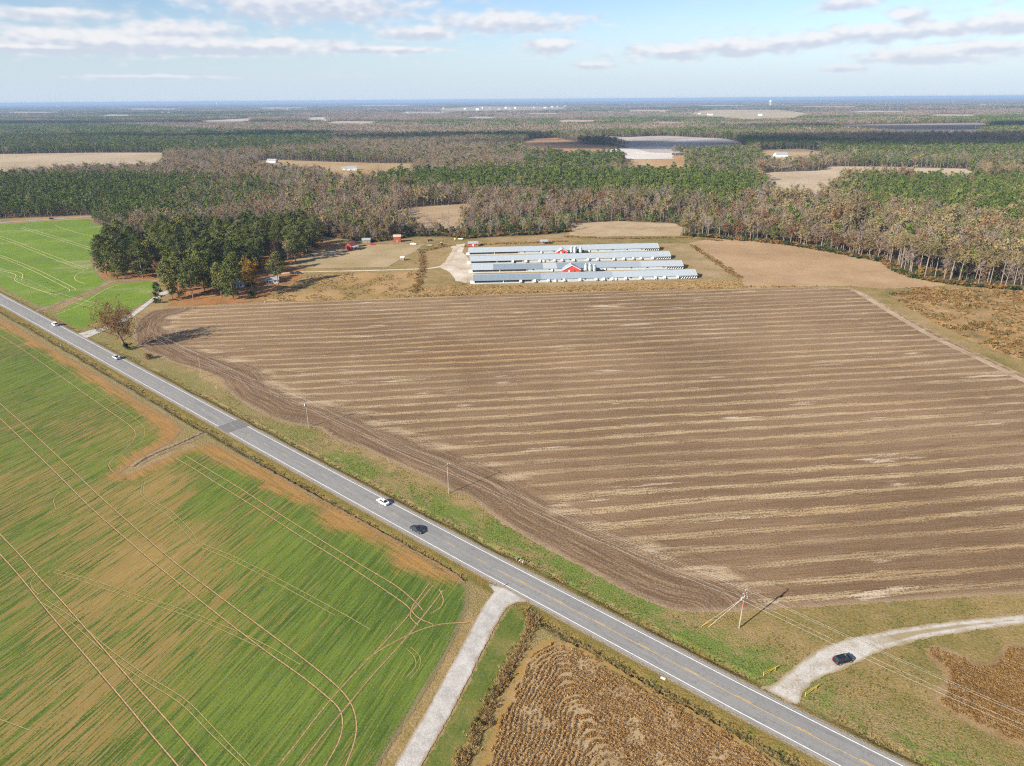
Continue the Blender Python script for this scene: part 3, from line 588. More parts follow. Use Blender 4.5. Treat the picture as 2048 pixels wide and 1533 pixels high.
sheet('scrub_land', SCRUB, 4.0, 0.05, earth('scrub_ground', [(0.09, 0.09, 0.035), (0.235, 0.15, 0.065), (0.32, 0.22, 0.12)], 0.06, 0.7, 3.0, rag=0.12, patch=((0.33, 0.165, 0.06), 0.045, 0.54, 0.7)), margin=4)
sheet('tan_field', TAN_E, 4.0, 0.05, earth('cut_tan_crop', [(0.23, 0.15, 0.08), (0.30, 0.20, 0.115), (0.35, 0.25, 0.15)], 0.02, 0.8, 2.0, row=(4, 0.8, 0.35), rag=0.2), margin=4)
sheet('tall_grass_strip', TALL_GRASS, 3.0, 0.054, earth('tall_dry_grass', [(0.24, 0.145, 0.06), (0.33, 0.205, 0.095), (0.38, 0.26, 0.14)], 0.05, 1.0, 2.0, rag=0.2), margin=4)
sheet('weedy_pasture', WEEDS, 3.0, 0.05, earth('weedy_ground', [(0.14, 0.115, 0.035), (0.27, 0.175, 0.075), (0.33, 0.215, 0.105)], 0.035, 0.6, 4.0, rag=0.1), margin=6)
sheet('farm_yard', YARD, 3.0, 0.056, earth('yard_dirt', [(0.225, 0.175, 0.085), (0.28, 0.215, 0.12), (0.34, 0.265, 0.17)], 0.03, 0.5, 2.5, row=(15, 3.0, 0.25), rag=0.15), margin=4)
sheet('barn_lot', BARN_LOT, 2.5, 0.062, earth('chalky_lot', [(0.28, 0.225, 0.16), (0.42, 0.36, 0.29), (0.52, 0.47, 0.41)], 0.06, 0.7, 3.0, rag=0.15), margin=4)
sheet('barn_grass', BARN_GRASS, 3.0, 0.046, earth('dry_barn_grass', [(0.17, 0.135, 0.055), (0.25, 0.18, 0.095), (0.31, 0.23, 0.14)], 0.04, 0.7, 3.0, rag=0.12), margin=5)
sheet('pine_straw_floor', STRAW_FLOOR, 3.0, 0.048, earth('pine_straw', [(0.15, 0.075, 0.03), (0.26, 0.125, 0.05), (0.29, 0.165, 0.075)], 0.05, 0.7, 3.5, rag=0.12), margin=6)
FCOL = {'stubble_field': [(.27, .21, .13), (.33, .26, .175), (.37, .30, .21)], 'house_lot': [(.24, .16, .075), (.31, .215, .115), (.33, .27, .15)], 'brown_field': [(.24, .135, .065), (.30, .17, .085), (.33, .20, .11)],
        'pale_field': [(.40, .37, .34), (.47, .44, .41), (.52, .49, .46)], 'grey_field': [(.24, .205, .18), (.32, .285, .26), (.42, .39, .37)], 'orange_field': [(.28, .165, .075), (.33, .205, .105), (.36, .27, .16)],
        'homestead_field': [(.26, .20, .10), (.33, .235, .135), (.33, .275, .16)], 'cleared_field': [(.28, .215, .145), (.355, .28, .195), (.41, .335, .245)], 'distant_field': [(.27, .22, .13), (.33, .27, .175), (.37, .31, .21)],
        'shaded_field': [(.20, .165, .13), (.25, .21, .17), (.30, .26, .22)], 'clearing': [(.24, .175, .10), (.30, .215, .13), (.33, .255, .17)], 'mown_field': [(.25, .18, .105), (.31, .23, .14), (.38, .30, .21)],
        'far_strip': [(.30, .26, .19), (.36, .31, .23), (.40, .35, .27)], 'far_plot': [(.32, .28, .2), (.38, .33, .25), (.42, .37, .29)], 'town_clearing': [(.2, .17, .1), (.27, .24, .15), (.34, .3, .22)]}
for nm, P in OP.items():
    size = max(np.ptp(P[:, 0]), np.ptp(P[:, 1])); dst = np.hypot(*P.mean(0))
    fc_ = FCOL.get(nm) or FCOL[_q.choice(['stubble_field', 'far_strip', 'grey_field', 'cleared_field'])]; nm = 'far_field' if nm.startswith('far_patch') else nm
    sheet(nm, P, max(4.0, size / 60), 0.05 + dst * 1e-4, earth(nm + '_soil', fc_, 0.25 / max(size / 20, 2), 8.0 / max(size / 20, 2), max(2.0, dst / 250), rag=0.03, row=(4, max(1.0, dst / 500), 0.3)), margin=max(4, dst / 120))

def field_ditch(pts, w, parent_name):
    L = smooth_line([un(*p) for p in pts], 0.7); T = np.gradient(L, axis=0); T /= np.linalg.norm(T, axis=1, keepdims=True); Nn = np.stack([-T[:, 1], T[:, 0]], 1)
    prof = np.array([(-1, 0.03), (-.75, .16), (-.45, .42), (-.28, .40), (-.12, .06), (0, .05), (.12, .06), (.28, .40), (.45, .42), (.75, .16), (1, 0.03)]); k = len(prof); n = len(L)
    P = L[:, None, :] + Nn[:, None, :] * (prof[:, 0] * w / 2)[None, :, None]; z = np.tile(prof[:, 1], (n, 1)); z = z * (0.75 + 0.5 * vnoise(P[..., 0] * 0.6, P[..., 1] * 0.6, 3))
    e = np.minimum(np.arange(n), np.arange(n)[::-1]) / 6; z = np.where(z > 0.03, 0.03 + (z - 0.03) * np.clip(e, 0.1, 1)[:, None], z)
    V = np.concatenate([P, z[..., None]], 2).reshape(-1, 3); I = np.arange(n * k).reshape(n, k); Q = np.stack([I[:-1, :-1], I[:-1, 1:], I[1:, 1:], I[1:, :-1]], -1).reshape(-1, 4)[:, ::-1]
    lat = np.tile(np.abs(prof[:, 0]), n); o = mesh_np(parent_name, V, Q, m_bank, {'sd': (1 - lat) * w / 2, 'lat': lat}, smooth=True); o['kind'] = 'structure'
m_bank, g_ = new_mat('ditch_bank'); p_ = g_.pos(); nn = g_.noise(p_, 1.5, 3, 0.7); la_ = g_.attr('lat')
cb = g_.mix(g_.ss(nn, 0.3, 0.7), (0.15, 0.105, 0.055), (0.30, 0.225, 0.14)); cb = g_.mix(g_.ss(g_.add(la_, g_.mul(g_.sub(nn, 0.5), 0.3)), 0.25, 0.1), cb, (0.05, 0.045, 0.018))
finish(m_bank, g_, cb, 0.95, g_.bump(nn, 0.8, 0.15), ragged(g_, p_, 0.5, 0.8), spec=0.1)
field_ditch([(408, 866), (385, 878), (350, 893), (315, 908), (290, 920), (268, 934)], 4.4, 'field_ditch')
# wheel tracks in the crops
def make_track(name, c0, c1, width):
    m, g = new_mat(name); p = g.pos(); n = g.noise(p, 1.6, 5, 0.7)
    lat = g.m('ABSOLUTE', g.attr('lat'))
    c = g.mix(g.ss(n, 0.3, 0.7), c0, c1)
    c = g.mix(g.ss(lat, width * 0.30, width * 0.5, 0.0, 0.65), c, (0.075, 0.075, 0.02))
    return finish(m, g, c, 0.95, g.bump(g.add(g.mul(lat, 1.2), g.mul(n, 0.3)), 1.0, 0.3), ragged(g, p, width * 0.22, 1.4), spec=0.1)
t_main = make_track('wheel_rut_soil', (0.20, 0.135, 0.06), (0.30, 0.215, 0.105), 0.46)
t_thin = make_track('faint_rut_soil', (0.17, 0.15, 0.05), (0.25, 0.215, 0.085), 0.3)
t_pale = make_track('pale_rut_soil', (0.26, 0.27, 0.10), (0.38, 0.36, 0.18), 0.8)
TRACKS_MAIN = [[(-120, 700), (0, 808), (60, 862), (120, 918), (190, 985), (260, 1048), (340, 1118), (420, 1180), (520, 1254), (600, 1314), (660, 1362), (690, 1392), (706, 1420), (712, 1455), (706, 1490), (690, 1533), (670, 1590)],
               [(-120, 728), (0, 838), (60, 896), (120, 955), (180, 1015), (250, 1077), (330, 1145), (420, 1218), (520, 1295), (600, 1352), (650, 1392), (678, 1420), (684, 1450), (676, 1485), (650, 1533), (620, 1590)],
               [(-60, 1005), (0, 1070), (40, 1112), (80, 1158), (120, 1200), (190, 1280), (260, 1360), (330, 1438), (412, 1533), (470, 1600)], [(-60, 1042), (0, 1110), (40, 1155), (100, 1230), (170, 1312), (240, 1395), (300, 1468), (355, 1533), (410, 1600)],
               [(352, 918), (390, 940), (440, 972), (520, 1022), (600, 1073), (680, 1122), (760, 1175), (810, 1210), (835, 1236), (866, 1250)], [(370, 912), (420, 942), (480, 978), (560, 1030), (640, 1080), (720, 1130), (790, 1172), (830, 1205), (845, 1222)],
               [(-60, 640), (0, 672), (60, 710), (130, 760), (190, 803), (240, 838), (262, 855), (270, 868), (264, 884), (245, 903), (225, 918), (217, 932), (226, 946)], [(865, 1172), (830, 1215), (790, 1262), (740, 1315), (690, 1367), (640, 1425), (590, 1490), (555, 1533), (510, 1590)], [(886, 1180), (850, 1228), (800, 1290), (750, 1345), (700, 1405), (650, 1465), (600, 1530), (560, 1590)],
               [(860, 1165), (840, 1192), (824, 1215), (820, 1235), (836, 1252)], [(878, 1180), (886, 1200), (880, 1216), (862, 1228)], [(938, 1246), (880, 1250), (830, 1265), (770, 1295), (730, 1322)]]
TRACKS_THIN = [[(0, 655), (70, 700), (150, 752), (220, 802), (270, 838), (288, 858), (284, 880), (258, 905), (244, 925), (240, 942)], [(290, 962), (286, 985), (300, 1000), (340, 1022), (380, 1060), (400, 1085), (470, 1115), (560, 1160), (680, 1225), (740, 1260)], [(284, 968), (281, 988), (296, 1004), (332, 1030), (372, 1068), (392, 1090), (465, 1122), (555, 1168), (670, 1232)],
               [(110, 1140), (180, 1160), (270, 1190), (350, 1215), (430, 1245), (520, 1285), (600, 1330)], [(105, 1145), (175, 1167), (265, 1198), (345, 1223), (425, 1253), (515, 1294)], [(90, 1200), (150, 1240), (220, 1300), (290, 1350), (370, 1400), (430, 1460), (500, 1533)], [(84, 1206), (144, 1248), (212, 1308), (282, 1358), (360, 1408), (420, 1468), (488, 1533)],
               [(820, 1295), (838, 1312), (838, 1335), (820, 1358)], [(812, 1298), (828, 1315), (830, 1335), (812, 1355)], [(118, 984), (107, 1000), (110, 1018), (104, 1032)], [(75, 1148), (62, 1162), (64, 1178), (78, 1190)], [(0, 1440), (60, 1462)]]
TRACKS_N = [[(40, 457), (90, 472), (180, 500), (215, 512)], [(45, 455), (98, 470), (186, 498)], [(-60, 462), (0, 473), (60, 495), (120, 518), (165, 535), (176, 537), (165, 543), (150, 552), (152, 562), (170, 568)], [(-60, 468), (0, 478), (60, 500), (120, 524), (168, 540)], [(-40, 505), (0, 515), (60, 540), (110, 565), (138, 580), (136, 584)], [(-40, 500), (0, 511), (62, 535), (115, 560), (148, 577), (149, 581)], [(-40, 535), (0, 542), (30, 550), (30, 562), (60, 575), (100, 588), (118, 590)], [(110, 452), (150, 465), (190, 475), (198, 482)], [(-40, 538), (0, 540), (40, 546), (44, 556), (42, 562)]]
def tracks(lst, w, mat, parent, z, step, dz=0.0015):
    for i, t in enumerate(lst): ribbon('wheel_track', smooth_line([un(*p) for p in t], step), w, z + dz * i, mat, parent=parent, ncross=7, margin=0.12)
tracks(TRACKS_MAIN, 0.46, t_main, wheat_field, 0.072, 1.0); tracks(TRACKS_THIN, 0.3, t_thin, wheat_field, 0.058, 1.0, 0.0009); tracks(TRACKS_N, 0.8, t_pale, wheat_north, 0.085, 3.0)
tracks([[(112, 630), (160, 610), (215, 577), (245, 570)]], 0.7, t_pale, wheat_strip, 0.085, 3.0)

# ------------------------------------------------------------------ plant materials
def leafmat(name, stops, big=0.02, trans=0.18, jit=0.5):
    m, g = new_mat(name); p = g.pos(); r = g.rnd()
    f = g.add(g.add(g.mul(r, 0.62), g.mul(g.noise(p, big, 2, 0.5), 0.55)), g.mul(g.sub(g.noise(p, 0.6, 1, 0.5), 0.5), jit))
    c = g.ramp(g.sub(f, 0.1), stops)
    out = g.node('ShaderNodeOutputMaterial'); b = g.node('ShaderNodeBsdfDiffuse'); g.put(b.inputs[0], c)
    t = g.node('ShaderNodeBsdfTranslucent'); g.put(t.inputs[0], c); mx = g.node('ShaderNodeMixShader'); mx.inputs[0].default_value = trans
    g.l.new(b.outputs[0], mx.inputs[1]); g.l.new(t.outputs[0], mx.inputs[2]); g.l.new(mx.outputs[0], out.inputs[0]); return m
M_PINE = leafmat('pine_needles', [(0.1, (0.055, 0.082, 0.017)), (0.5, (0.088, 0.125, 0.026)), (0.9, (0.145, 0.17, 0.04))])
M_GPINE = leafmat('grove_pine_needles', [(0.1, (0.052, 0.066, 0.019)), (0.45, (0.088, 0.106, 0.03)), (0.75, (0.13, 0.138, 0.042)), (1.0, (0.18, 0.165, 0.055))])
M_YPINE = leafmat('young_pine_needles', [(0.1, (0.055, 0.11, 0.02)), (0.5, (0.08, 0.145, 0.028)), (0.9, (0.125, 0.18, 0.04))])
M_BARE = leafmat('bare_twigs', [(0.05, (0.18, 0.13, 0.10)), (0.25, (0.26, 0.20, 0.16)), (0.5, (0.34, 0.28, 0.235)), (0.7, (0.28, 0.195, 0.145)), (0.85, (0.34, 0.22, 0.155)), (1.0, (0.43, 0.38, 0.34))], trans=0.35)
M_RUST = leafmat('autumn_leaves', [(0.05, (0.12, 0.065, 0.036)), (0.3, (0.19, 0.105, 0.055)), (0.5, (0.18, 0.125, 0.07)), (0.75, (0.24, 0.15, 0.075)), (1.0, (0.29, 0.125, 0.045))], trans=0.3)
M_OLIVE = leafmat('olive_leaves', [(0.1, (0.12, 0.105, 0.045)), (0.4, (0.19, 0.155, 0.075)), (0.65, (0.26, 0.20, 0.105)), (0.85, (0.31, 0.25, 0.12)), (1.0, (0.34, 0.285, 0.13))], trans=0.3)
M_YELLOW = leafmat('yellow_leaves', [(0.1, (0.22, 0.135, 0.025)), (0.5, (0.33, 0.2, 0.04)), (1.0, (0.42, 0.265, 0.07))], trans=0.3)
M_OAK = leafmat('oak_leaves', [(0.1, (0.12, 0.068, 0.032)), (0.5, (0.185, 0.108, 0.052)), (1.0, (0.245, 0.155, 0.078))], big=0.15, trans=0.3)
M_DARK = leafmat('dark_evergreen_leaves', [(0.1, (0.02, 0.036, 0.011)), (0.5, (0.034, 0.058, 0.016)), (1.0, (0.055, 0.082, 0.024))])
M_TRUNK = plain('pine_bark', (0.19, 0.13, 0.095), 0.95, var=0.3, scale=0.8, spec=0.1)
M_PALE = plain('pale_bark', (0.20, 0.165, 0.13), 0.95, var=0.25, scale=0.8, spec=0.1)
M_DRY = leafmat('dry_grass_blades', [(0.1, (0.22, 0.15, 0.055)), (0.5, (0.36, 0.26, 0.115)), (1.0, (0.48, 0.37, 0.19))], big=0.1, trans=0.3)
M_BRUSH = leafmat('brush_leaves', [(0.05, (0.06, 0.075, 0.022)), (0.3, (0.15, 0.105, 0.04)), (0.6, (0.25, 0.13, 0.05)), (0.85, (0.30, 0.20, 0.10)), (1.0, (0.09, 0.12, 0.03))], big=0.05, trans=0.25)
M_SOY = leafmat('dry_soybean_stalks', [(0.1, (0.24, 0.125, 0.045)), (0.4, (0.34, 0.195, 0.075)), (0.7, (0.40, 0.265, 0.12)), (1.0, (0.46, 0.34, 0.19))], big=0.09, trans=0.25)
M_SOYD = leafmat('dark_soybean_stalks', [(0.1, (0.17, 0.095, 0.036)), (0.5, (0.26, 0.155, 0.06)), (1.0, (0.36, 0.235, 0.10))], big=0.09, trans=0.25)
M_GRASS = leafmat('green_grass_blades', [(0.1, (0.05, 0.10, 0.014)), (0.5, (0.09, 0.14, 0.025)), (1.0, (0.18, 0.16, 0.05))], big=0.1, trans=0.3)

# ------------------------------------------------------------------ plant shapes
def clump_tris(C, rad, n, size, rng, flat=0.6, up=0.3):
    """n leaf triangles around each centre; returns (V, F)"""
    C = np.asarray(C, float); k = len(C); rad = np.broadcast_to(np.asarray(rad, float), (k,)); N = k * n
    d = rng.normal(size=(N, 3)); d /= np.linalg.norm(d, axis=1, keepdims=True); r = rng.random(N) ** 0.45
    off = d * r[:, None] * np.repeat(rad, n)[:, None]; off[:, 2] *= flat; P = np.repeat(C, n, 0) + off
    nrm = d + rng.normal(size=(N, 3)) * 0.6 + np.array((0, 0, up)); nrm /= np.linalg.norm(nrm, axis=1, keepdims=True)
    a = np.cross(nrm, rng.normal(size=(N, 3))); a /= np.linalg.norm(a, axis=1, keepdims=True) + 1e-9; b = np.cross(nrm, a)
    s = size * (0.6 + 0.8 * rng.random(N))[:, None]
    V = np.stack([P + a * s * 0.62, P - a * s * 0.62 + b * s * 0.15, P + b * s * 1.05], 1).reshape(-1, 3)
    return V, np.arange(N * 3).reshape(-1, 3)
def stick(a, b, r0, r1, n=4):
    a = np.array(a, float); b = np.array(b, float); d = b - a; d /= np.linalg.norm(d) + 1e-9
    u = np.cross(d, (0.31, 0.2, 0.93) if abs(d[2]) < 0.9 else (1, 0, 0)); u /= np.linalg.norm(u); w = np.cross(d, u)
    t = np.arange(n) * 2 * math.pi / n; ring = np.cos(t)[:, None] * u + np.sin(t)[:, None] * w
    V = np.concatenate([a + ring * r0, b + ring * r1]); F = []
    for i in range(n): j = (i + 1) % n; F += [(i, j, n + j), (i, n + j, n + i)]
    return V, np.array(F)
def twigs(A, B, w):
    """thin triangle from each A to each B"""
    A = np.asarray(A); B = np.asarray(B); d = B - A; s = np.cross(d, RNG.normal(size=d.shape)); s /= np.linalg.norm(s, axis=1, keepdims=True) + 1e-9
    V = np.stack([A - s * w, A + s * w, B], 1).reshape(-1, 3); return V, np.arange(len(V)).reshape(-1, 3)
def join(parts):
    Vs = []; Fs = []; o = 0
    for V, F in parts: Vs.append(V); Fs.append(F + o); o += len(V)
    return np.concatenate(Vs), np.concatenate(Fs)
def pine_shape(rng, h=24.0, bare=0.45, rmax=4.2, nc=34, nl=26, leaf=0.62, limbs=12, segs=6):
    tr = [stick((0, 0, 0), (rng.normal() * 0.25, rng.normal() * 0.25, h * 0.62), 0.36, 0.2, segs), stick((0, 0, h * 0.6), (0.1, 0, h * 0.96), 0.21, 0.05, 4)]
    C = []; rad = []
    for i in range(nc):
        t = (i + rng.random()) / nc; z = h * (bare + (1 - bare) * t); prof = math.sin(math.pi * min(1, (0.2 + 0.8 * t) ** 1.15)) ** 0.7
        rr = rmax * prof * (0.45 + 0.6 * rng.random()); a = rng.random() * 6.283
        C.append((rr * math.cos(a), rr * math.sin(a), z)); rad.append(rmax * (0.30 + 0.16 * rng.random()))
        if i % max(1, nc // limbs) == 0: tr.append(stick((0, 0, z - 0.8), C[-1], 0.09, 0.03, 3))
    C.append((0, 0, h * 0.97)); rad.append(rmax * 0.3)
    return join(tr), clump_tris(C, rad, nl, leaf, rng, 0.55, 0.5)
def decid_shape(rng, h=22.0, spread=5.0, fork=0.35, n1=7, n2=5, n3=7, tw=0.07, lean=0.0, r0=0.34):
    tr = []; TA = []; TB = []; tips = []
    top = np.array((rng.normal() * 0.5 + lean, rng.normal() * 0.5, h * 0.72)); base = np.zeros(3)
    mid = top * fork / 0.72; mid[2] = h * fork
    tr += [stick(base, mid, r0, r0 * 0.75, 6), stick(mid, top, r0 * 0.75, r0 * 0.25, 5)]
    for i in range(n1):
        t = 0.05 + 0.95 * i / max(1, n1 - 1); st = mid + (top - mid) * t; a = i * 2.4 + rng.random() * 0.8
        L = spread * (0.75 + 0.4 * rng.random()) * (1 - 0.35 * t); en = st + np.array((math.cos(a) * L, math.sin(a) * L, L * (0.55 + 0.6 * t)))
        en[2] = min(en[2], h * 0.98); tr.append(stick(st, en, r0 * 0.36, r0 * 0.1, 3))
        for j in range(n2):
            u = 0.35 + 0.65 * j / max(1, n2 - 1); s2 = st + (en - st) * u; e2 = s2 + rng.normal(size=3) * spread * 0.26 + np.array((0, 0, spread * 0.2))
            TA.append(s2); TB.append(e2); tips.append(e2); tips.append((s2 + e2) / 2)
            for k in range(n3):
                v = rng.random(); s3 = s2 + (e2 - s2) * v; TA.append(s3); TB.append(s3 + rng.normal(size=3) * spread * 0.17 + np.array((0, 0, spread * 0.15)))
    tips = np.array(tips); A = np.array(TA); B = np.array(TB)
    return join(tr), twigs(A, B, tw), tips
def pack(name, trunk, crown, mt, mc):
    V, F = join([trunk, crown]); me_i = np.r_[np.zeros(len(trunk[1])), np.ones(len(crown[1]))]
    o = mesh_np(name, V, F, [mt, mc], matidx=me_i); col.objects.unlink(o); return o
def bush_shape(rng, h=3.0, r=1.8, nc=10, nl=18, leaf=0.45):
    C = np.stack([rng.normal(size=nc) * r * 0.5, rng.normal(size=nc) * r * 0.5, (0.2 + 0.65 * rng.random(nc)) * h], 1)
    return clump_tris(C, r * 0.5, nl, leaf, rng, 0.8, 0.3)
def tuft_shape(rng, n=12, h=1.0, spread=0.45, w=0.06):
    a = rng.random(n) * 6.283; r = rng.random(n) * spread * 0.5; A = np.stack([np.cos(a) * r, np.sin(a) * r, np.zeros(n)], 1)
    hh = h * (0.55 + 0.45 * rng.random(n)); o = spread * (0.3 + 0.7 * rng.random(n)); B = A + np.stack([np.cos(a) * o, np.sin(a) * o, hh], 1)
    return twigs(A, B, w)

# ------------------------------------------------------------------ scattering (uncountable vegetation)
def scatter(name, protos, X, Y, Z, idx, sc, rz, label, cat):
    me = bpy.data.meshes.new(name); n = len(X); me.vertices.add(n)
    me.vertices.foreach_set('co', np.ascontiguousarray(np.stack([X, Y, Z], 1), np.float32).ravel())
    sc = np.asarray(sc, float); sc = sc if sc.ndim == 2 else np.stack([sc, sc, sc], 1)
    a = me.attributes.new('sc', 'FLOAT_VECTOR', 'POINT'); a.data.foreach_set('vector', np.ascontiguousarray(sc, np.float32).ravel())
    a = me.attributes.new('rz', 'FLOAT', 'POINT'); a.data.foreach_set('value', np.ascontiguousarray(rz, np.float32))
    a = me.attributes.new('ix', 'INT', 'POINT'); a.data.foreach_set('value', np.ascontiguousarray(idx, np.int32))
    o = bpy.data.objects.new(name, me); col.objects.link(o); tag(o, label, cat, None, 'stuff')
    c = bpy.data.collections.new(name + '_shapes')
    for k, p in enumerate(protos):
        q = bpy.data.objects.new(f'shape_{k:02d}', p.data); c.objects.link(q)
    ng = bpy.data.node_groups.new(name + '_scatter', 'GeometryNodeTree')
    ng.interface.new_socket('Geometry', in_out='INPUT', socket_type='NodeSocketGeometry'); ng.interface.new_socket('Geometry', in_out='OUTPUT', socket_type='NodeSocketGeometry')
    N = ng.nodes; L = ng.links; gi = N.new('NodeGroupInput'); go = N.new('NodeGroupOutput'); ip = N.new('GeometryNodeInstanceOnPoints'); ci = N.new('GeometryNodeCollectionInfo')
    ci.inputs['Collection'].default_value = c; ci.inputs['Separate Children'].default_value = True; ci.inputs['Reset Children'].default_value = True
    def na(nm, ty): k = N.new('GeometryNodeInputNamedAttribute'); k.data_type = ty; k.inputs[0].default_value = nm; return k.outputs[0]
    cx = N.new('ShaderNodeCombineXYZ'); L.new(na('rz', 'FLOAT'), cx.inputs[2])
    L.new(gi.outputs[0], ip.inputs['Points']); L.new(ci.outputs[0], ip.inputs['Instance']); ip.inputs['Pick Instance'].default_value = True
    L.new(na('ix', 'INT'), ip.inputs['Instance Index']); L.new(cx.outputs[0], ip.inputs['Rotation']); L.new(na('sc', 'FLOAT_VECTOR'), ip.inputs['Scale'])
    L.new(ip.outputs[0], go.inputs[0])
    md = o.modifiers.new('scatter', 'NODES'); md.node_group = ng
    return o
r_ = np.random.default_rng(11)
# medium detail trees for the woods
MID = {}
def mids(key, fn, n): MID[key] = [fn(i) for i in range(n)]
mids('pine', lambda i: pack('mid_pine', *pine_shape(r_, 15 + 1.5 * i, 0.32, 3.3, 15, 14, 0.9, 3, 4), M_TRUNK, M_PINE), 3)
mids('ypine', lambda i: pack('mid_young_pine', *pine_shape(r_, 7 + i, 0.08, 2.3, 10, 12, 0.8, 2, 3), M_TRUNK, M_YPINE), 2)
def mid_bare(i):
    t, tw, tips = decid_shape(r_, 16 + 1.5 * i, 3.6, 0.35, 6, 4, 5, 0.10, 0, 0.2); return pack('mid_bare_tree', t, tw, M_PALE, M_BARE)
def mid_leafy(mat):
    def f(i):
        t, tw, tips = decid_shape(r_, 14 + 2 * i, 4.4, 0.3, 7, 4, 2, 0.10, 0, 0.2); k = r_.choice(len(tips), 30, replace=False)
        return pack('mid_leafy_tree', t, join([tw, clump_tris(tips[k], 1.6, 10, 0.8, r_, 0.8, 0.4)]), M_PALE, mat)
    return f
mids('bare', mid_bare, 4); mids('rust', mid_leafy(M_RUST), 2); mids('olive', mid_leafy(M_OLIVE), 3)
mids('bush', lambda i: pack('mid_bush', stick((0, 0, 0), (0, 0, 1), .08, .05, 3), bush_shape(r_, 3.5, 2.2, 8, 14, 0.75), M_TRUNK, (M_BRUSH, M_DARK)[i]), 2)
ORDER = ['pine', 'ypine', 'bare', 'rust', 'olive', 'bush']; FLAT = []; START = {}
for k in ORDER: START[k] = len(FLAT); FLAT += MID[k]
# far clumps: several crowns in one shape
def far_clump(kind, i):
    nt = 9; parts_t = []; parts_c = []
    for k in range(nt):
        x, y = r_.normal(size=2) * 9; h = 13 + 5 * r_.random()
        if kind == 'pine': C = [(x + r_.normal() * 1.2, y + r_.normal() * 1.2, h * t) for t in (0.5, 0.72, 0.92)]; V, F = clump_tris(C, 2.9, 6, 2.2, r_, 0.8, 0.4)
        else: C = [(x + r_.normal() * 1.6, y + r_.normal() * 1.6, h * t) for t in (0.45, 0.65, 0.88)]; V, F = clump_tris(C, 3.2, 6, 1.9, r_, 1.0, 0.2)
        parts_c.append((V, F)); parts_t.append(stick((x, y, 0), (x, y, h * 0.5), 0.3, 0.2, 3))
    return pack('far_clump', join(parts_t), join(parts_c), M_PALE if kind != 'pine' else M_TRUNK, {'pine': M_PINE, 'bare': M_BARE, 'olive': M_OLIVE}[kind])
FARP = [far_clump('pine', i) for i in range(3)] + [far_clump('bare', i) for i in range(3)] + [far_clump('olive', i) for i in range(2)]

# pine stands: outline of the canopy and the share of pines in it
STANDS = [([(-400, 340), (0, 343), (250, 342), (330, 350), (345, 428), (190, 432), (0, 440), (-400, 455)], 0.97, 'pine', 0.85), ([(330, 345), (420, 352), (520, 362), (610, 380), (560, 398), (480, 412), (345, 428)], 0.6, 'pine', 0.85),
          ([(740, 354), (860, 337), (1000, 334), (1200, 339), (1480, 343), (1528, 360), (1522, 388), (1400, 390), (1200, 387), (1000, 376), (860, 377), (740, 364)], 0.97, 'pine', 1.0),
          ([(1640, 392), (1690, 351), (1800, 346), (2048, 351), (2400, 360), (2400, 465), (2048, 440), (1850, 412), (1700, 398)], 0.96, 'pine', 0.9),
          ([(1000, 428), (1150, 412), (1300, 414), (1500, 420), (1500, 438), (1380, 443), (1130, 441), (1000, 443)], 0.62, 'ypine', 1.0), ([(865, 436), (1000, 432), (1000, 447), (870, 448)], 0.75, 'ypine', 1.0),
          ([(-400, 242), (150, 242), (400, 258), (660, 262), (660, 290), (400, 300), (0, 306), (-400, 315)], 0.82, 'pine', 1.0), ([(1290, 268), (1480, 268), (1700, 280), (2048, 290), (2300, 296), (2300, 318), (2048, 312), (1700, 300), (1480, 290)], 0.8, 'pine', 1.0),
          ([(1660, 302), (2048, 305), (2300, 310), (2300, 335), (2048, 331), (1700, 331)], 0.62, 'pine', 0.9), ([(1370, 285), (1510, 292), (1525, 330), (1640, 330), (1640, 345), (1530, 345), (1370, 335)], 0.6, 'pine', 1.0), ([(1050, 303), (1250, 305), (1250, 332), (1050, 332)], 0.7, 'pine', 1.1)]
STANDS = [(poly([(a, b, 1) for a, b in P], 13.0), f, k, s) for P, f, k, s in STANDS]
CLEAR = [un(545, 322), un(700, 340), un(1560, 312), un(1640, 318)]
def in_view(x, y, pad=60, top=20):
    px, py = proj(x, y, 10.0); return (px > -pad) & (px < 2048 + pad) & (y > 0)
def candidates(y0, y1, step):
    xs = np.arange(-y1 * 0.86 - 100, y1 * 0.86 + 100, step); ys = np.arange(y0, y1, step); X, Y = np.meshgrid(xs, ys); X = X.ravel() + RNG.uniform(-.45, .45, X.size) * step; Y = Y.ravel() + RNG.uniform(-.45, .45, Y.size) * step
    k = in_view(X, Y); X = X[k]; Y = Y[k]; ok = ~inside(NEAR_OPEN, X, Y)
    for P in OP.values(): ok &= ~inside(P, X, Y)
    ok &= seg_dist(FAR_ROAD, X, Y, False) > 7
    return X[ok], Y[ok]
def types(X, Y, cap=0.85):
    pr = np.full(X.shape, 0.0); kind = np.zeros(X.shape, int); scl = np.ones(X.shape)
    n1 = vnoise(X / 420 + 5, Y / 420, 1); n2 = vnoise(X / 130, Y / 130, 2)
    pr = np.clip((0.62 * n1 + 0.38 * n2 - 0.52) * 5, 0, cap) + 0.09
    jx = (vnoise(X / 40, Y / 40, 31) - 0.5) * 60 + RNG.normal(size=X.shape) * 6; jy = (vnoise(X / 40, Y / 40, 32) - 0.5) * 90 + RNG.normal(size=X.shape) * 10
    for P, f, k, s in STANDS:
        i = inside(P, X + jx, Y + jy); pr[i] = f; kind[i] = 1 if k == 'ypine' else 0; scl[i] = s
    return pr, kind, scl

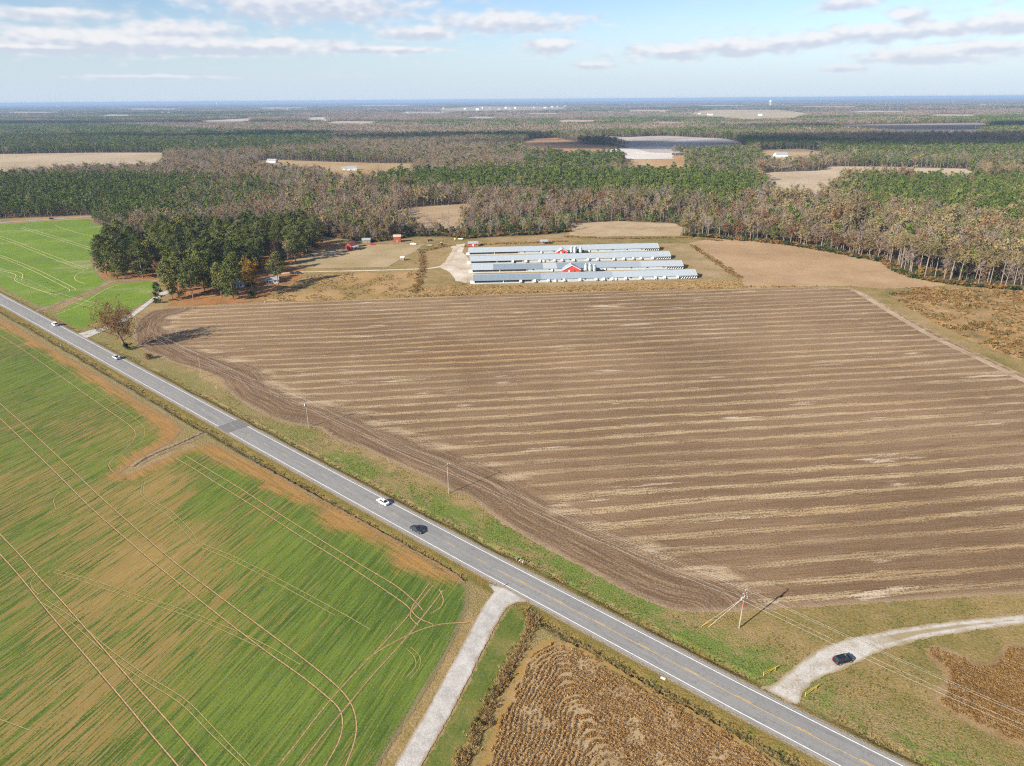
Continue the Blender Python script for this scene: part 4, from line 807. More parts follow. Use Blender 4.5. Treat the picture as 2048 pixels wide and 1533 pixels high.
# individual trees stand in the first rows; the rest of the woods is scattered
EDGE = NEAR_OPEN
HERO = []
def near_woods():
    X, Y = candidates(480, 1150, 6.4); pr, kind, scl = types(X, Y, 0.12); n = len(X); u = RNG.random(n)
    yel = vnoise(X / 60 + 3, Y / 60, 4); px, py = proj(X, Y, 0)
    right = (px > 1500)
    ix = np.zeros(n, int); sc = np.ones(n) * RNG.uniform(0.62, 1.32, n) * scl; sc[RNG.random(n) < 0.05] *= 1.35
    pine = u < pr; v = RNG.random(n)
    ix[pine & (kind == 0)] = START['pine'] + RNG.integers(0, 3, n)[pine & (kind == 0)]
    ix[pine & (kind == 1)] = START['ypine'] + RNG.integers(0, 2, n)[pine & (kind == 1)]
    o = ~pine; pol = np.where(right, 0.2 + 0.45 * yel, 0.1 + 0.25 * yel); pru = np.where(right, 0.17, 0.12)
    b = o & (v > pol + pru); ol = o & (v < pol); ru = o & ~b & ~ol
    ix[b] = START['bare'] + RNG.integers(0, 4, n)[b]; ix[ol] = START['olive'] + RNG.integers(0, 3, n)[ol]; ix[ru] = START['rust'] + RNG.integers(0, 2, n)[ru]
    sc[o] *= np.where(right[o], 1.12, 1.0)
    de = seg_dist(EDGE, X, Y)
    ed = (de < 14); sc[ed & o] *= RNG.uniform(0.55, 1.05, int((ed & o).sum()))
    lowb = (RNG.random(n) < 0.22) & (de < 40); ix[lowb] = START['bush'] + RNG.integers(0, 2, n)[lowb]
    return X, Y, ix, sc, pine & (kind == 0), de
X, Y, ix, sc, isp, de = near_woods()
ROWS = [poly([(1368, 472), (1450, 479), (1560, 489), (1640, 501), (1700, 513), (1765, 524)]), poly([(1775, 530), (1795, 543), (1830, 557), (1900, 569), (1980, 577), (2060, 583)]), poly([(640, 471), (700, 479), (735, 484), (780, 480), (830, 473), (900, 473), (930, 477), (985, 473), (1080, 469), (1135, 464)])]
thin = ~(np.min([seg_dist(q_, X, Y, False) for q_ in ROWS], 0) < 12)
cut = isp & thin
scatter('pine_plantation', FLAT, X[cut], Y[cut], X[cut] * 0, ix[cut], sc[cut], RNG.random(cut.sum()) * 6.28, 'dense dark green pine plantation beyond the farm fields', 'pine wood')
cut = ~isp & thin
scatter('mixed_woodland', FLAT, X[cut], Y[cut], X[cut] * 0, ix[cut], sc[cut], RNG.random(cut.sum()) * 6.28, 'leafless grey and russet woodland surrounding the farm', 'woodland')
X, Y = candidates(1150, 2600, 9.5); pr, kind, scl = types(X, Y, 0.35); n = len(X); u = RNG.random(n); ix = START['bare'] + RNG.integers(0, 4, n)
v = RNG.random(n); ol = v < 0.08 + 0.2 * vnoise(X / 150, Y / 150, 8); ix[ol] = START['olive'] + RNG.integers(0, 3, n)[ol]; ru = v > 0.94; ix[ru] = START['rust'] + RNG.integers(0, 2, n)[ru]
pn = u < pr; ix[pn] = START['pine'] + RNG.integers(0, 3, n)[pn]; sc = RNG.uniform(0.85, 1.2, (n, 1)) * np.array([[1.45, 1.45, 1.0]]) * np.where(pn, scl, 1)[:, None]
scatter('distant_woodland', FLAT, X, Y, X * 0, ix, sc, RNG.random(n) * 6.28, 'patchwork of pines and leafless woods in the middle distance', 'woodland')
def far_types(X, Y):
    pr, kind, scl = types(X, Y); n = len(X); u = RNG.random(n); ix = 3 + RNG.integers(0, 3, n); k = RNG.random(n) < 0.25; ix[k] = 6 + RNG.integers(0, 2, n)[k]
    big = 0.65 * vnoise(X / 1300 + 9, Y / 700, 6) + 0.35 * vnoise(X / 420, Y / 300, 16); pr = np.clip(pr * 0.3 + (big - 0.5) * 3.6, 0.06, 0.92)
    for P, f, kk, s in STANDS: pr[inside(P, X, Y)] = f
    k = u < pr; ix[k] = RNG.integers(0, 3, n)[k]; return ix
X, Y = candidates(2600, 6000, 25); ix = far_types(X, Y); n = len(X); k = vnoise(X / 260, Y / 200, 12) > 0.10
X = X[k]; Y = Y[k]; ix = ix[k]; n = len(X)
scatter('far_woodland', FARP, X, Y, X * 0, ix, RNG.uniform(0.85, 1.2, n), RNG.random(n) * 6.28, 'far hazy woodland stretching towards the horizon', 'woodland')
X, Y = candidates(6000, 20000, 85); ix = far_types(X, Y); n = len(X); k = vnoise(X / 700, Y / 500, 13) > 0.2
X = X[k]; Y = Y[k]; ix = ix[k]; n = len(X)
scatter('horizon_woodland', FARP, X, Y, X * 0, ix, RNG.uniform(0.85, 1.15, (n, 1)) * np.array([[3.4, 3.4, 1.15]]), RNG.random(n) * 6.28, 'blue hazy forest along the horizon', 'woodland')

# ------------------------------------------------------------------ individual trees
def tree_mesh(name, VF, mat): o = mesh_np(name, VF[0], VF[1], mat); me = o.data; bpy.data.objects.remove(o); return me
r_ = np.random.default_rng(23)
HK = {}
def hero(kind, trunk, crown, mt, mc): HK.setdefault(kind, []).append((tree_mesh('trunk', trunk, mt), tree_mesh('crown', crown, mc)))
for i in range(4): t, c = pine_shape(r_, 24.0, (0.30, 0.16, 0.36, 0.10)[i], (5.8, 6.6, 5.6, 6.2)[i], 62, 36, 0.68, 14, 6); hero('pine', t, c, M_TRUNK, M_GPINE)
for i in range(3): t, c = pine_shape(r_, 13.0, 0.05, 3.6, 34, 30, 0.6, 6, 5); hero('cedar', t, c, M_TRUNK, M_DARK)
for i in range(4): t, tw, tips = decid_shape(r_, 20.0, 4.6, 0.32, 10, 6, 10, 0.075); hero('bare', t, tw, M_PALE, M_BARE)
def leafy(kind, mat, n, h, spread, fork, share, leaf, nl, mt=M_PALE):
    for i in range(n):
        t, tw, tips = decid_shape(r_, h, spread, fork, 10, 6, 4, 0.06); k = r_.choice(len(tips), int(len(tips) * share), replace=False)
        hero(kind, t, join([tw, clump_tris(tips[k], spread * 0.27, nl, leaf, r_, 0.8, 0.3)]), mt, mat)
leafy('olive', M_OLIVE, 3, 19, 4.6, 0.28, 0.45, 0.55, 16); leafy('rust', M_RUST, 3, 17, 4.2, 0.28, 0.45, 0.55, 15)
leafy('poplar', M_OLIVE, 3, 28, 4.2, 0.52, 0.5, 0.55, 12); leafy('yellow', M_YELLOW, 1, 20, 6.0, 0.25, 0.75, 0.6, 22)
t, tw, tips = decid_shape(r_, 22.0, 10.5, 0.16, 20, 9, 9, 0.06, -3.0, 0.65); k = r_.choice(len(tips), int(len(tips) * 0.6), replace=False)
hero('oak', t, join([tw, clump_tris(tips[k], 1.8, 17, 0.42, r_, 0.85, 0.3)]), M_TRUNK, M_OAK)
hero('shrub', stick((0, 0, 0), (0, 0, 1.2), .1, .05, 4), bush_shape(r_, 3.0, 2.2, 14, 34, 0.36), M_TRUNK, M_RUST)
hero('evergreen_shrub', stick((0, 0, 0), (0, 0, 1.2), .1, .05, 4), bush_shape(r_, 3.2, 2.0, 14, 34, 0.36), M_TRUNK, M_DARK)
def plant(name, kind, x, y, sc, label, cat, group=None, z=0.0, szz=None):
    tm, cm = HK[kind][r_.integers(len(HK[kind]))]
    e = empty(name, (x, y, z - 0.05), 0.0 if kind == 'oak' else r_.random() * 6.28); e.scale = (sc, sc, szz or sc)
    for nm, me in (('trunk', tm), ('crown', cm)):
        o = bpy.data.objects.new(nm, me); col.objects.link(o); o.parent = e
    return tag(e, label, cat, group)
def plant_px(name, kind, px, py, sc, label, cat, group=None, szz=None): x, y = un(px, py); return plant(name, kind, x, y, sc, label, cat, group, 0.0, szz)
plant_px('oak_tree', 'oak', 252, 697, 1.12, 'lone spreading tree with sparse russet leaves between the road and the ploughed field', 'tree', szz=0.95)
plant_px('evergreen_shrub', 'evergreen_shrub', 256, 699, 1.15, 'small dark green shrub at the foot of the lone roadside tree', 'shrub')
plant_px('roadside_shrub', 'shrub', 297, 718, 1.05, 'low reddish brown shrub by the ploughed field edge near the lone tree', 'shrub')
plant_px('yellow_tree', 'yellow', 506, 588, 1.12, 'golden yellow leafed tree at the front of the dark pine grove', 'tree')
plant_px('round_evergreen', 'cedar', 318, 606, 1.0, 'rounded dark evergreen tree beside the gravel farm drive', 'tree')
plant_px('dark_bush', 'evergreen_shrub', 508, 596, 1.5, 'dark bush in the shade below the yellow tree', 'shrub')
plant_px('front_pine', 'pine', 557, 572, 0.95, 'single pine standing right of the yellow tree', 'tree')
plant_px('red_leaf_tree', 'rust', 608, 470, 1.35, 'russet crowned tree rising behind the dark pines', 'tree')
plant_px('big_yard_tree', 'olive', 778, 478, 1.25, 'pale olive broad tree at the wood edge behind the red sheds', 'tree')
plant_px('small_red_tree', 'rust', 1748, 519, 0.45, 'small bright red leafed tree at the foot of the right wood edge', 'tree')
plant_px('grey_bare_tree', 'bare', 1716, 515, 1.3, 'large grey leafless tree standing out of the right wood edge', 'tree')
plant_px('small_yellow_tree', 'yellow', 1838, 558, 0.42, 'small yellow tree below the pale trunks at the right', 'tree')
GROVE = poly([(196, 552), (215, 559), (250, 558), (318, 562), (330, 590), (330, 604), (350, 607), (470, 605), (500, 600), (520, 575), (490, 560), (520, 548), (560, 538), (600, 528), (625, 512), (655, 503), (640, 480), (560, 470), (450, 480), (300, 490), (235, 500), (196, 530)])
SKIP = [(un(548, 565), 13), (un(604, 488), 13), (un(505, 585), 9), (un(560, 552), 9), (un(318, 604), 7), (un(430, 570), 7), (un(600, 545), 8), (un(480, 560), 6)]
gx0, gy0 = GROVE.min(0); gx1, gy1 = GROVE.max(0); cnt = 0
for yy in np.arange(gy0, gy1, 11.2):
    for xx in np.arange(gx0, gx1, 10.6):
        x = xx + r_.uniform(-4, 4); y = yy + r_.uniform(-4, 4)
        if not inside(GROVE, np.array([x]), np.array([y]))[0] or any(np.hypot(x - c[0], y - c[1]) < rad for c, rad in SKIP): continue
        if r_.random() < 0.10: continue
        u = r_.random()
        pxx, pyy = proj(x, y, 0); where = 'in the front row of the grove facing the ploughed field' if pyy > 584 else 'at the left end of the grove beside the green field' if pxx < 300 else 'at the right end of the grove near the farm yard' if pxx > 540 else 'in the back of the grove before the grey woods' if pyy < 515 else 'in the middle of the grove'
        if u < (0.74 if pxx < 430 else 0.6): plant('pine_tree', 'pine', x, y, r_.uniform(0.82, 1.14), 'tall dark pine ' + where, 'tree', 'pines ' + where)
        elif u < 0.84: plant('evergreen_tree', 'cedar', x, y, r_.uniform(0.8, 1.2), 'lower dense evergreen in the grove around the farmhouse', 'tree', 'dense evergreens in the grove around the farmhouse')
        elif u < 0.93: plant('olive_tree', 'olive', x, y, r_.uniform(0.8, 1.05), 'olive leafed broadleaf tree among the grove pines', 'tree', 'broadleaf trees among the grove pines')
        else: plant('russet_tree', 'rust', x, y, r_.uniform(0.75, 1.0), 'russet leafed tree among the grove pines', 'tree', 'russet trees among the grove pines')
        cnt += 1
def edge_row(pts, step, lo, hi, mixf, skip=0.0):
    L = smooth_line(pts, step); T = np.gradient(L, axis=0); T /= np.linalg.norm(T, axis=1, keepdims=True); Nn = np.stack([-T[:, 1], T[:, 0]], 1)
    for p, n in zip(L, Nn):
        if r_.random() < skip: continue
        q = p + n * r_.uniform(lo, hi) + r_.normal(size=2) * 1.2; mixf(q[0], q[1])
COUNT = {}
def row_tree(name, kind, x, y, sc, what, where):
    k = (what, where); COUNT[k] = COUNT.get(k, 0) + 1
    plant(name, kind, x, y, sc, f'{ORD(COUNT[k])} {what} from the left {where}', 'tree', what + 's ' + where)
def mixer(where, table):
    def f(x, y):
        u = r_.random()
        for p, name, kind, lo, hi, what in table:
            if u < p: row_tree(name, kind, x, y, r_.uniform(lo, hi), what, where); return
    return f
T_R = [(.42, 'bare_tree', 'bare', .75, 1.2, 'leafless tree'), (.74, 'olive_tree', 'olive', .7, 1.2, 'yellowish olive tree'), (.92, 'russet_tree', 'rust', .7, 1.1, 'russet tree'), (2, 'pine_tree', 'pine', .45, .7, 'green pine')]
T_P = [(.62, 'pale_trunk_tree', 'poplar', .85, 1.1, 'tall pale trunked tree'), (.85, 'bare_tree', 'bare', .9, 1.25, 'leafless tree'), (2, 'evergreen_tree', 'cedar', .4, .7, 'low evergreen')]
T_F = [(.5, 'bare_tree', 'bare', .5, .85, 'leafless tree'), (.68, 'olive_tree', 'olive', .5, .85, 'olive tree'), (.8, 'russet_tree', 'rust', .5, .8, 'russet tree'), (2, 'evergreen_tree', 'cedar', .45, .85, 'dark evergreen')]
ER = [un(*p) for p in [(1368, 472), (1450, 479), (1560, 489), (1640, 501), (1700, 513), (1765, 524)]]
edge_row(ER, 6.0, 2, 5, mixer('in front along the right wood edge', T_R)); edge_row(ER, 7.0, 7, 12, mixer('just behind the right wood edge', T_R))
EP = [un(*p) for p in [(1775, 530), (1795, 543), (1830, 557), (1900, 569), (1980, 577), (2060, 583)]]
edge_row(EP, 5.0, 1, 5, mixer('in front above the orange brush land', T_P)); edge_row(EP, 6.0, 6, 13, mixer('in the second row above the brush land', T_P))
EF = [un(*p) for p in [(640, 471), (700, 479), (735, 484), (780, 480), (830, 473), (900, 473), (930, 477), (985, 473), (1080, 469), (1135, 464)]]
edge_row(EF, 6.5, 2, 6, mixer('in front along the wood behind the farm', T_F)); edge_row(EF, 7.5, 8, 14, mixer('in the second row behind the farm', T_F))
EG = [un(*p) for p in [(190, 440), (232, 461), (245, 476), (300, 482)]]
edge_row(EG, 9, 2, 7, mixer('at the tip of the far green field', T_F))

# ------------------------------------------------------------------ low vegetation, too dense to count
r_ = np.random.default_rng(31)
def nolink(name, VF, mat): o = mesh_np(name, VF[0], VF[1], mat); col.objects.unlink(o); return o
TUFT = [nolink('tuft', tuft_shape(r_, 18, 1.0, 0.75, 0.085), m) for m in (M_DRY, M_DRY, M_GRASS)]
BRUSH = [nolink('brush', bush_shape(r_, 1.0, 0.75, 6, 12, 0.26), M_BRUSH) for i in range(3)] + TUFT[:2]
SOYP = [nolink('soy', join([tuft_shape(r_, 9, 0.75, 0.28, 0.05), clump_tris([(0, 0, 0.42)], 0.26, 6, 0.2, r_, 1.2)]), M_SOY) for i in range(3)]
SOYQ = [nolink('soy_dark', join([tuft_shape(r_, 9, 0.9, 0.32, 0.06), clump_tris([(0, 0, 0.5)], 0.32, 8, 0.22, r_, 1.2)]), M_SOYD) for i in range(3)]
def rand_in(P, n, x0=None):
    lo = P.min(0); hi = P.max(0); x = r_.uniform(lo[0], hi[0], n); y = r_.uniform(lo[1], hi[1], n); k = inside(P, x, y); return x[k], y[k]
def vis(x, y, pad=40): px, py = proj(x, y, 0); return (px > -pad) & (px < 2048 + pad) & (py < 1533 + pad)
def throw(name, protos, x, y, idx, sc, label, cat, z=0.0):
    scatter(name, protos, x, y, np.full(len(x), 0.0) + z, idx, sc, r_.random(len(x)) * 6.28, label, cat)
# standing soybeans in curved rows
def soy_rows(P, protos, f, spacing, step, label, keep, hs=0.7):
    x0, y0 = P.min(0); x1, y1 = P.max(0); x0 = max(x0, -30); y0 = max(y0, 88)
    x1 = min(x1, 120); xs = np.arange(x0, x1, step); ys = np.arange(y0, y1, step); X, Y = np.meshgrid(xs, ys); X = X.ravel() + r_.uniform(-.5, .5, X.size) * step; Y = Y.ravel() + r_.uniform(-.5, .5, Y.size) * step
    k = (sdf(P, X, Y) > 0.6 + 1.6 * vnoise(X * .5, Y * .5, 4)) & vis(X, Y); X = X[k]; Y = Y[k]
    v = f(X, Y) / spacing; k = np.abs(v - np.round(v)) < 0.16 + 0.16 * vnoise(X * 0.7, Y * 0.7, 8); X = X[k]; Y = Y[k]; k = r_.random(len(X)) < keep(X, Y); X = X[k]; Y = Y[k]
    throw('soybean_plants', protos, X, Y, r_.integers(0, 3, len(X)), r_.uniform(0.55, 1.15, (len(X), 1)) * np.array([[1, 1, hs]]), label, 'crop')
SL = poly([(1085, 1282), (1050, 1310), (1020, 1370), (990, 1450), (960, 1533), (920, 1720)]); ST = poly([(1050, 1300), (1110, 1275), (1180, 1305), (1300, 1375), (1420, 1442), (1520, 1500), (1600, 1560)])
def soyf(x, y):
    a = seg_dist(SL, x, y, False); b = seg_dist(ST, x, y, False); k = 6.0; h = np.clip(0.5 + 0.5 * (b - a) / k, 0, 1)
    return b * (1 - h) + a * h - k * h * (1 - h) + 1.6 * vnoise(x / 7, y / 7, 3) + 0.5 * vnoise(x / 2, y / 2, 13)
soy_rows(SOY, SOYP, soyf, 0.95, 0.23, 'rust brown dry soybeans standing in curved rows below the road', lambda x, y: 0.35 + 0.65 * (vnoise(x / 4, y / 4, 5) > 0.3))
soy_rows(SOY_E, SOYQ, lambda x, y: x * 0.55 + y * 0.83 + vnoise(x / 8, y / 8, 2), 0.9, 0.24, 'dark brown dry soybeans standing at the right below the gravel drive', lambda x, y: 0.75 + 0 * x)
# tall weeds along the corner of the side road
WL = smooth_line([un(*p) for p in [(1052, 1222), (1065, 1245), (1046, 1290), (1020, 1330), (995, 1380), (970, 1430), (945, 1480), (918, 1533), (890, 1600)]], 0.22)
W2 = smooth_line([un(*p) for p in [(1060, 1235), (1100, 1262), (1180, 1302), (1300, 1372), (1400, 1428), (1530, 1500), (1640, 1560)]], 0.3)
P_ = np.concatenate([WL + r_.normal(size=WL.shape) * [0.75, 0.6] for _ in range(4)]); k = vnoise(P_[:, 0] * 1.1, P_[:, 1] * 1.1, 6) > 0.28; P_ = P_[k]
Q_ = np.concatenate([W2 + r_.normal(size=W2.shape) * 0.35 for _ in range(2)]); k = vnoise(Q_[:, 0] * 0.6, Q_[:, 1] * 0.6, 9) > 0.35; Q_ = Q_[k]; A_ = np.concatenate([P_, Q_])
ii = np.where(r_.random(len(A_)) < 0.9, 3 + r_.integers(0, 2, len(A_)), r_.integers(0, 3, len(A_)))
throw('tall_weeds', BRUSH, A_[:, 0], A_[:, 1], ii, np.r_[r_.uniform(0.5, 1.05, len(P_)), r_.uniform(0.2, 0.5, len(Q_))], 'tall straw coloured weeds around the corner of the side road', 'weeds')
# ditch weeds and verge tussocks beside the main road
def ditch_pts(side, n, dc, wd, s0=-330, s1=240):
    s = s0 + (s1 - s0) * r_.random(n) ** 0.75; d = dc + (vnoise(s * 0.12, s * 0 + side * 7, 3) - 0.5) * 1.1 + r_.normal(size=n) * wd; k = np.ones(n, bool)
    for a, b, f in GAPS[side]: k &= (s < a) | (s > b)
    k &= vnoise(s * 0.5, d * 0.5, 11) > 0.32; s = s[k]; d = d[k]; x, y = road(s, side * d); return x, y
xa, ya = ditch_pts(+1, 4500, 7.4, 0.6); xb, yb = ditch_pts(-1, 3400, 8.2, 0.5); xc, yc = ditch_pts(-1, 900, 9.7, 0.35)
x = np.r_[xa, xb, xc]; y = np.r_[ya, yb, yc]; k = vis(x, y); x = x[k]; y = y[k]; n = len(x); ii = np.where(r_.random(n) < 0.72, r_.integers(0, 2, n), 2)
throw('ditch_weeds', TUFT, x, y, ii, r_.uniform(0.2, 0.45, n), 'dry weeds along the roadside ditches', 'weeds', -0.05)
n = 9000; s = r_.uniform(-60, 225, n); d = r_.uniform(8.5, 24, n); k = vnoise(s * 0.14, d * 0.25, 15) > 0.45; x, y = road(s[k], d[k]); k = ~inside(PLOUGH, x, y) & ~inside(GRAVEL_DRIVE, x, y) & vis(x, y); x = x[k]; y = y[k]; n = len(x)
throw('verge_tussocks', TUFT, x, y, np.where(r_.random(n) < 0.45, r_.integers(0, 2, n), 2), r_.uniform(0.12, 0.3, n), 'grass tussocks on the wide verge beside the ploughed field', 'grass')
x, y = rand_in(poly([(1560, 1240), (1700, 1230), (2048, 1195), (2048, 1225), (1750, 1255), (1630, 1290)]), 1500); n = len(x)
x2, y2 = rand_in(poly([(1610, 1400), (1700, 1345), (1800, 1310), (1850, 1340), (1860, 1410), (1950, 1470), (2048, 1520), (2048, 1700), (1900, 1600)]), 5000); k = ~inside(SOY_E, x2, y2); x2 = x2[k]; y2 = y2[k]
x = np.r_[x, x2]; y = np.r_[y, y2]; k = vnoise(x * 0.3, y * 0.3, 17) > 0.4; x = x[k]; y = y[k]; n = len(x)
throw('rough_grass', TUFT, x, y, np.where(r_.random(n) < 0.6, r_.integers(0, 2, n), 2), r_.uniform(0.12, 0.3, n), 'rough tufted grass around the pale gravel drive', 'grass')
# brush land, weedy pasture and tall dry grass
x, y = rand_in(SCRUB, 12000); k = vis(x, y) & (vnoise(x / 7, y / 7, 19) > 0.33); x = x[k]; y = y[k]; n = len(x)
throw('brush_land', BRUSH, x, y, r_.integers(0, 5, n), r_.uniform(0.5, 1.5, n) * (0.6 + vnoise(x / 25, y / 25, 20)), 'orange and olive brush land right of the ploughed field', 'brush')
x, y = rand_in(WEEDS, 5000); k = vnoise(x / 8, y / 8, 21) > 0.4; x = x[k]; y = y[k]; n = len(x)
throw('pasture_weeds', BRUSH, x, y, np.where(r_.random(n) < 0.5, r_.integers(0, 3, n), 3 + r_.integers(0, 2, n)), r_.uniform(0.3, 0.6, n), 'weeds across the tan pasture in front of the farm lane', 'weeds')
x, y = rand_in(TALL_GRASS, 14000); n = len(x); nearer = seg_dist(PLOUGH, x, y) < 5
throw('tall_dry_grass', BRUSH, x, y, np.where(r_.random(n) < np.where(nearer, 0.22, 0.03), r_.integers(0, 3, n), 3 + r_.integers(0, 2, n)), r_.uniform(0.45, 0.9, n), 'strip of tall dry grass between the poultry houses and the ploughed field', 'grass')
HD = [smooth_line([un(*p) for p in l], 0.8) for l in ([(842, 500), (845, 515), (846, 530), (842, 548), (838, 566), (832, 585)], [(850, 502), (870, 497), (890, 494), (905, 492)], [(1130, 474), (1250, 478), (1360, 476), (1440, 482)], [(930, 494), (1000, 488), (1080, 486), (1130, 483)], [(1385, 492), (1425, 520), (1478, 556)])]
A_ = np.concatenate([l + r_.normal(size=l.shape) * 1.5 for l in HD for _ in range(3)]); n = len(A_)
throw('hedge_brush', BRUSH, A_[:, 0], A_[:, 1], np.where(r_.random(n) < 0.55, r_.integers(0, 3, n), 3 + r_.integers(0, 2, n)), r_.uniform(0.5, 1.25, n), 'rusty brush along the farm ditches and fence lines', 'brush')
EN = np.concatenate([smooth_line(e, 1.6) for e in (ER, EP, EF)]); A_ = np.concatenate([EN + r_.normal(size=EN.shape) * 1.8 for _ in range(3)]); n = len(A_)
throw('wood_edge_brush', [MID['bush'][0], MID['bush'][1]], A_[:, 0], A_[:, 1] + 2, r_.integers(0, 2, n), r_.uniform(0.35, 0.95, n), 'low undergrowth along the foot of the woods', 'brush')

# ------------------------------------------------------------------ building materials
def metal_roof(name, c, c2):
    m, g = new_mat(name); p = g.node('ShaderNodeTexCoord').outputs['Object']; x, y, z = g.sep(p)
    fr = g.m('FRACT', g.mul(x, 1 / 0.92)); seam = g.ss(g.m('ABSOLUTE', g.sub(fr, 0.5)), 0.38, 0.5)
    pn = g.noise(g.xyz(g.m('FLOOR', g.mul(x, 1 / 0.92)), 0.0, 0.0), 0.9, 1, 0.5); st = g.noise(g.vm('MULTIPLY', p, (1.2, 0.1, 0.1)), 1.0, 3, 0.6)
    cc = g.mix(g.add(g.mul(pn, 0.5), g.mul(st, 0.5)), c, c2)
    cc = g.mix(g.mul(seam, 0.35), cc, tuple(k * 0.6 for k in c))
    return finish(m, g, cc, 0.42, g.bump(seam, 0.5, 0.03), None, 0.15, 0.5)
M_ROOFL = metal_roof('light_galvanised_roof', (0.30, 0.345, 0.385), (0.37, 0.415, 0.455)); M_ROOFD = metal_roof('weathered_galvanised_roof', (0.15, 0.195, 0.24), (0.21, 0.26, 0.305)); M_ROOFM = metal_roof('grey_galvanised_roof', (0.225, 0.27, 0.315), (0.295, 0.34, 0.385))
M_WALLW = plain('pale_wall_panels', (0.33, 0.375, 0.40), 0.6, var=0.15, scale=0.6); M_WHITE = plain('white_painted_metal', (0.56, 0.56, 0.55), 0.5, var=0.06); M_CURT = plain('dark_curtain_opening', (0.045, 0.038, 0.032), 0.8, var=0.3)
M_CONC = plain('pale_concrete', (0.36, 0.32, 0.26), 0.9, var=0.2, scale=0.5); M_RED = plain('red_siding', (0.50, 0.045, 0.035), 0.6, var=0.12); M_REDOLD = plain('faded_red_boards', (0.26, 0.045, 0.035), 0.85, var=0.25, scale=0.8)
M_GALV = plain('galvanised_steel', (0.42, 0.47, 0.51), 0.4, 0.4, 0.1); M_BLUE = plain('blue_steel', (0.07, 0.15, 0.27), 0.5, var=0.15); M_GREYR = plain('grey_shingle_roof', (0.24, 0.245, 0.26), 0.85, var=0.15); M_TANR = plain('tan_shingle_roof', (0.36, 0.29, 0.20), 0.9, var=0.15)
M_WOOD = plain('weathered_wood', (0.24, 0.175, 0.115), 0.9, var=0.25, scale=2); M_POLE = plain('grey_pole_wood', (0.27, 0.225, 0.17), 0.9, var=0.2, scale=1.2); M_RUSTW = plain('reddish_pole_wood', (0.30, 0.12, 0.07), 0.9, var=0.2)
M_GLASS = plain('dark_window_glass', (0.02, 0.026, 0.032), 0.08, var=0.02, spec=0.6); M_TYRE = plain('black_rubber', (0.018, 0.018, 0.018), 0.9, var=0.1); M_RIM = plain('alloy_rim', (0.45, 0.45, 0.46), 0.35, 0.7, 0.05)
M_YEL = plain('yellow_paint', (0.50, 0.34, 0.035), 0.5, var=0.08); M_LAMP = plain('clear_lamp', (0.7, 0.7, 0.68), 0.2, var=0.02, spec=0.6); M_TAIL = plain('red_lamp', (0.35, 0.015, 0.012), 0.3, var=0.02); M_BLACK = plain('black_plastic', (0.015, 0.015, 0.016), 0.6, var=0.05)

# ------------------------------------------------------------------ poultry houses
HOUSES = [((947.5, 568.9), (1393.2, 557.3)), ((943.8, 546.9), (1365.7, 538.4)), ((940.8, 529.2), (1340.7, 518.8)), ((938.3, 511.5), (1317.5, 501.7))]
HLAB = ['nearest long poultry house with weathered left roof and many white wall boxes', 'second long poultry house with a patched two tone roof and red gabled room', 'third long poultry house with light roof and white wall boxes along its front', 'farthest long poultry house with light roof and small red gabled room']
BOXF = {0: [(p - 947.5) / 445.7 for p in (1039.6, 1067, 1094, 1125, 1156.8, 1189, 1204, 1221, 1248, 1279, 1308, 1326.6, 1352.9)], 2: [(p - 940.8) / 399.9 for p in (1023.8, 1050, 1077, 1106, 1121.4, 1144.6, 1173, 1192, 1225, 1245, 1264, 1280, 1304)]}
SECT = {0: [(0, .30, 'D'), (.30, .62, 'M'), (.62, 1, 'L')], 1: [(0, .10, 'L'), (.10, .335, 'D'), (.335, .40, 'L'), (.40, .55, 'D'), (.55, .8, 'M'), (.8, 1, 'L')], 2: [(0, .4, 'L'), (.4, 1, 'L')], 3: [(0, .5, 'L'), (.5, 1, 'L')]}
RM = {'L': M_ROOFL, 'M': M_ROOFM, 'D': M_ROOFD}
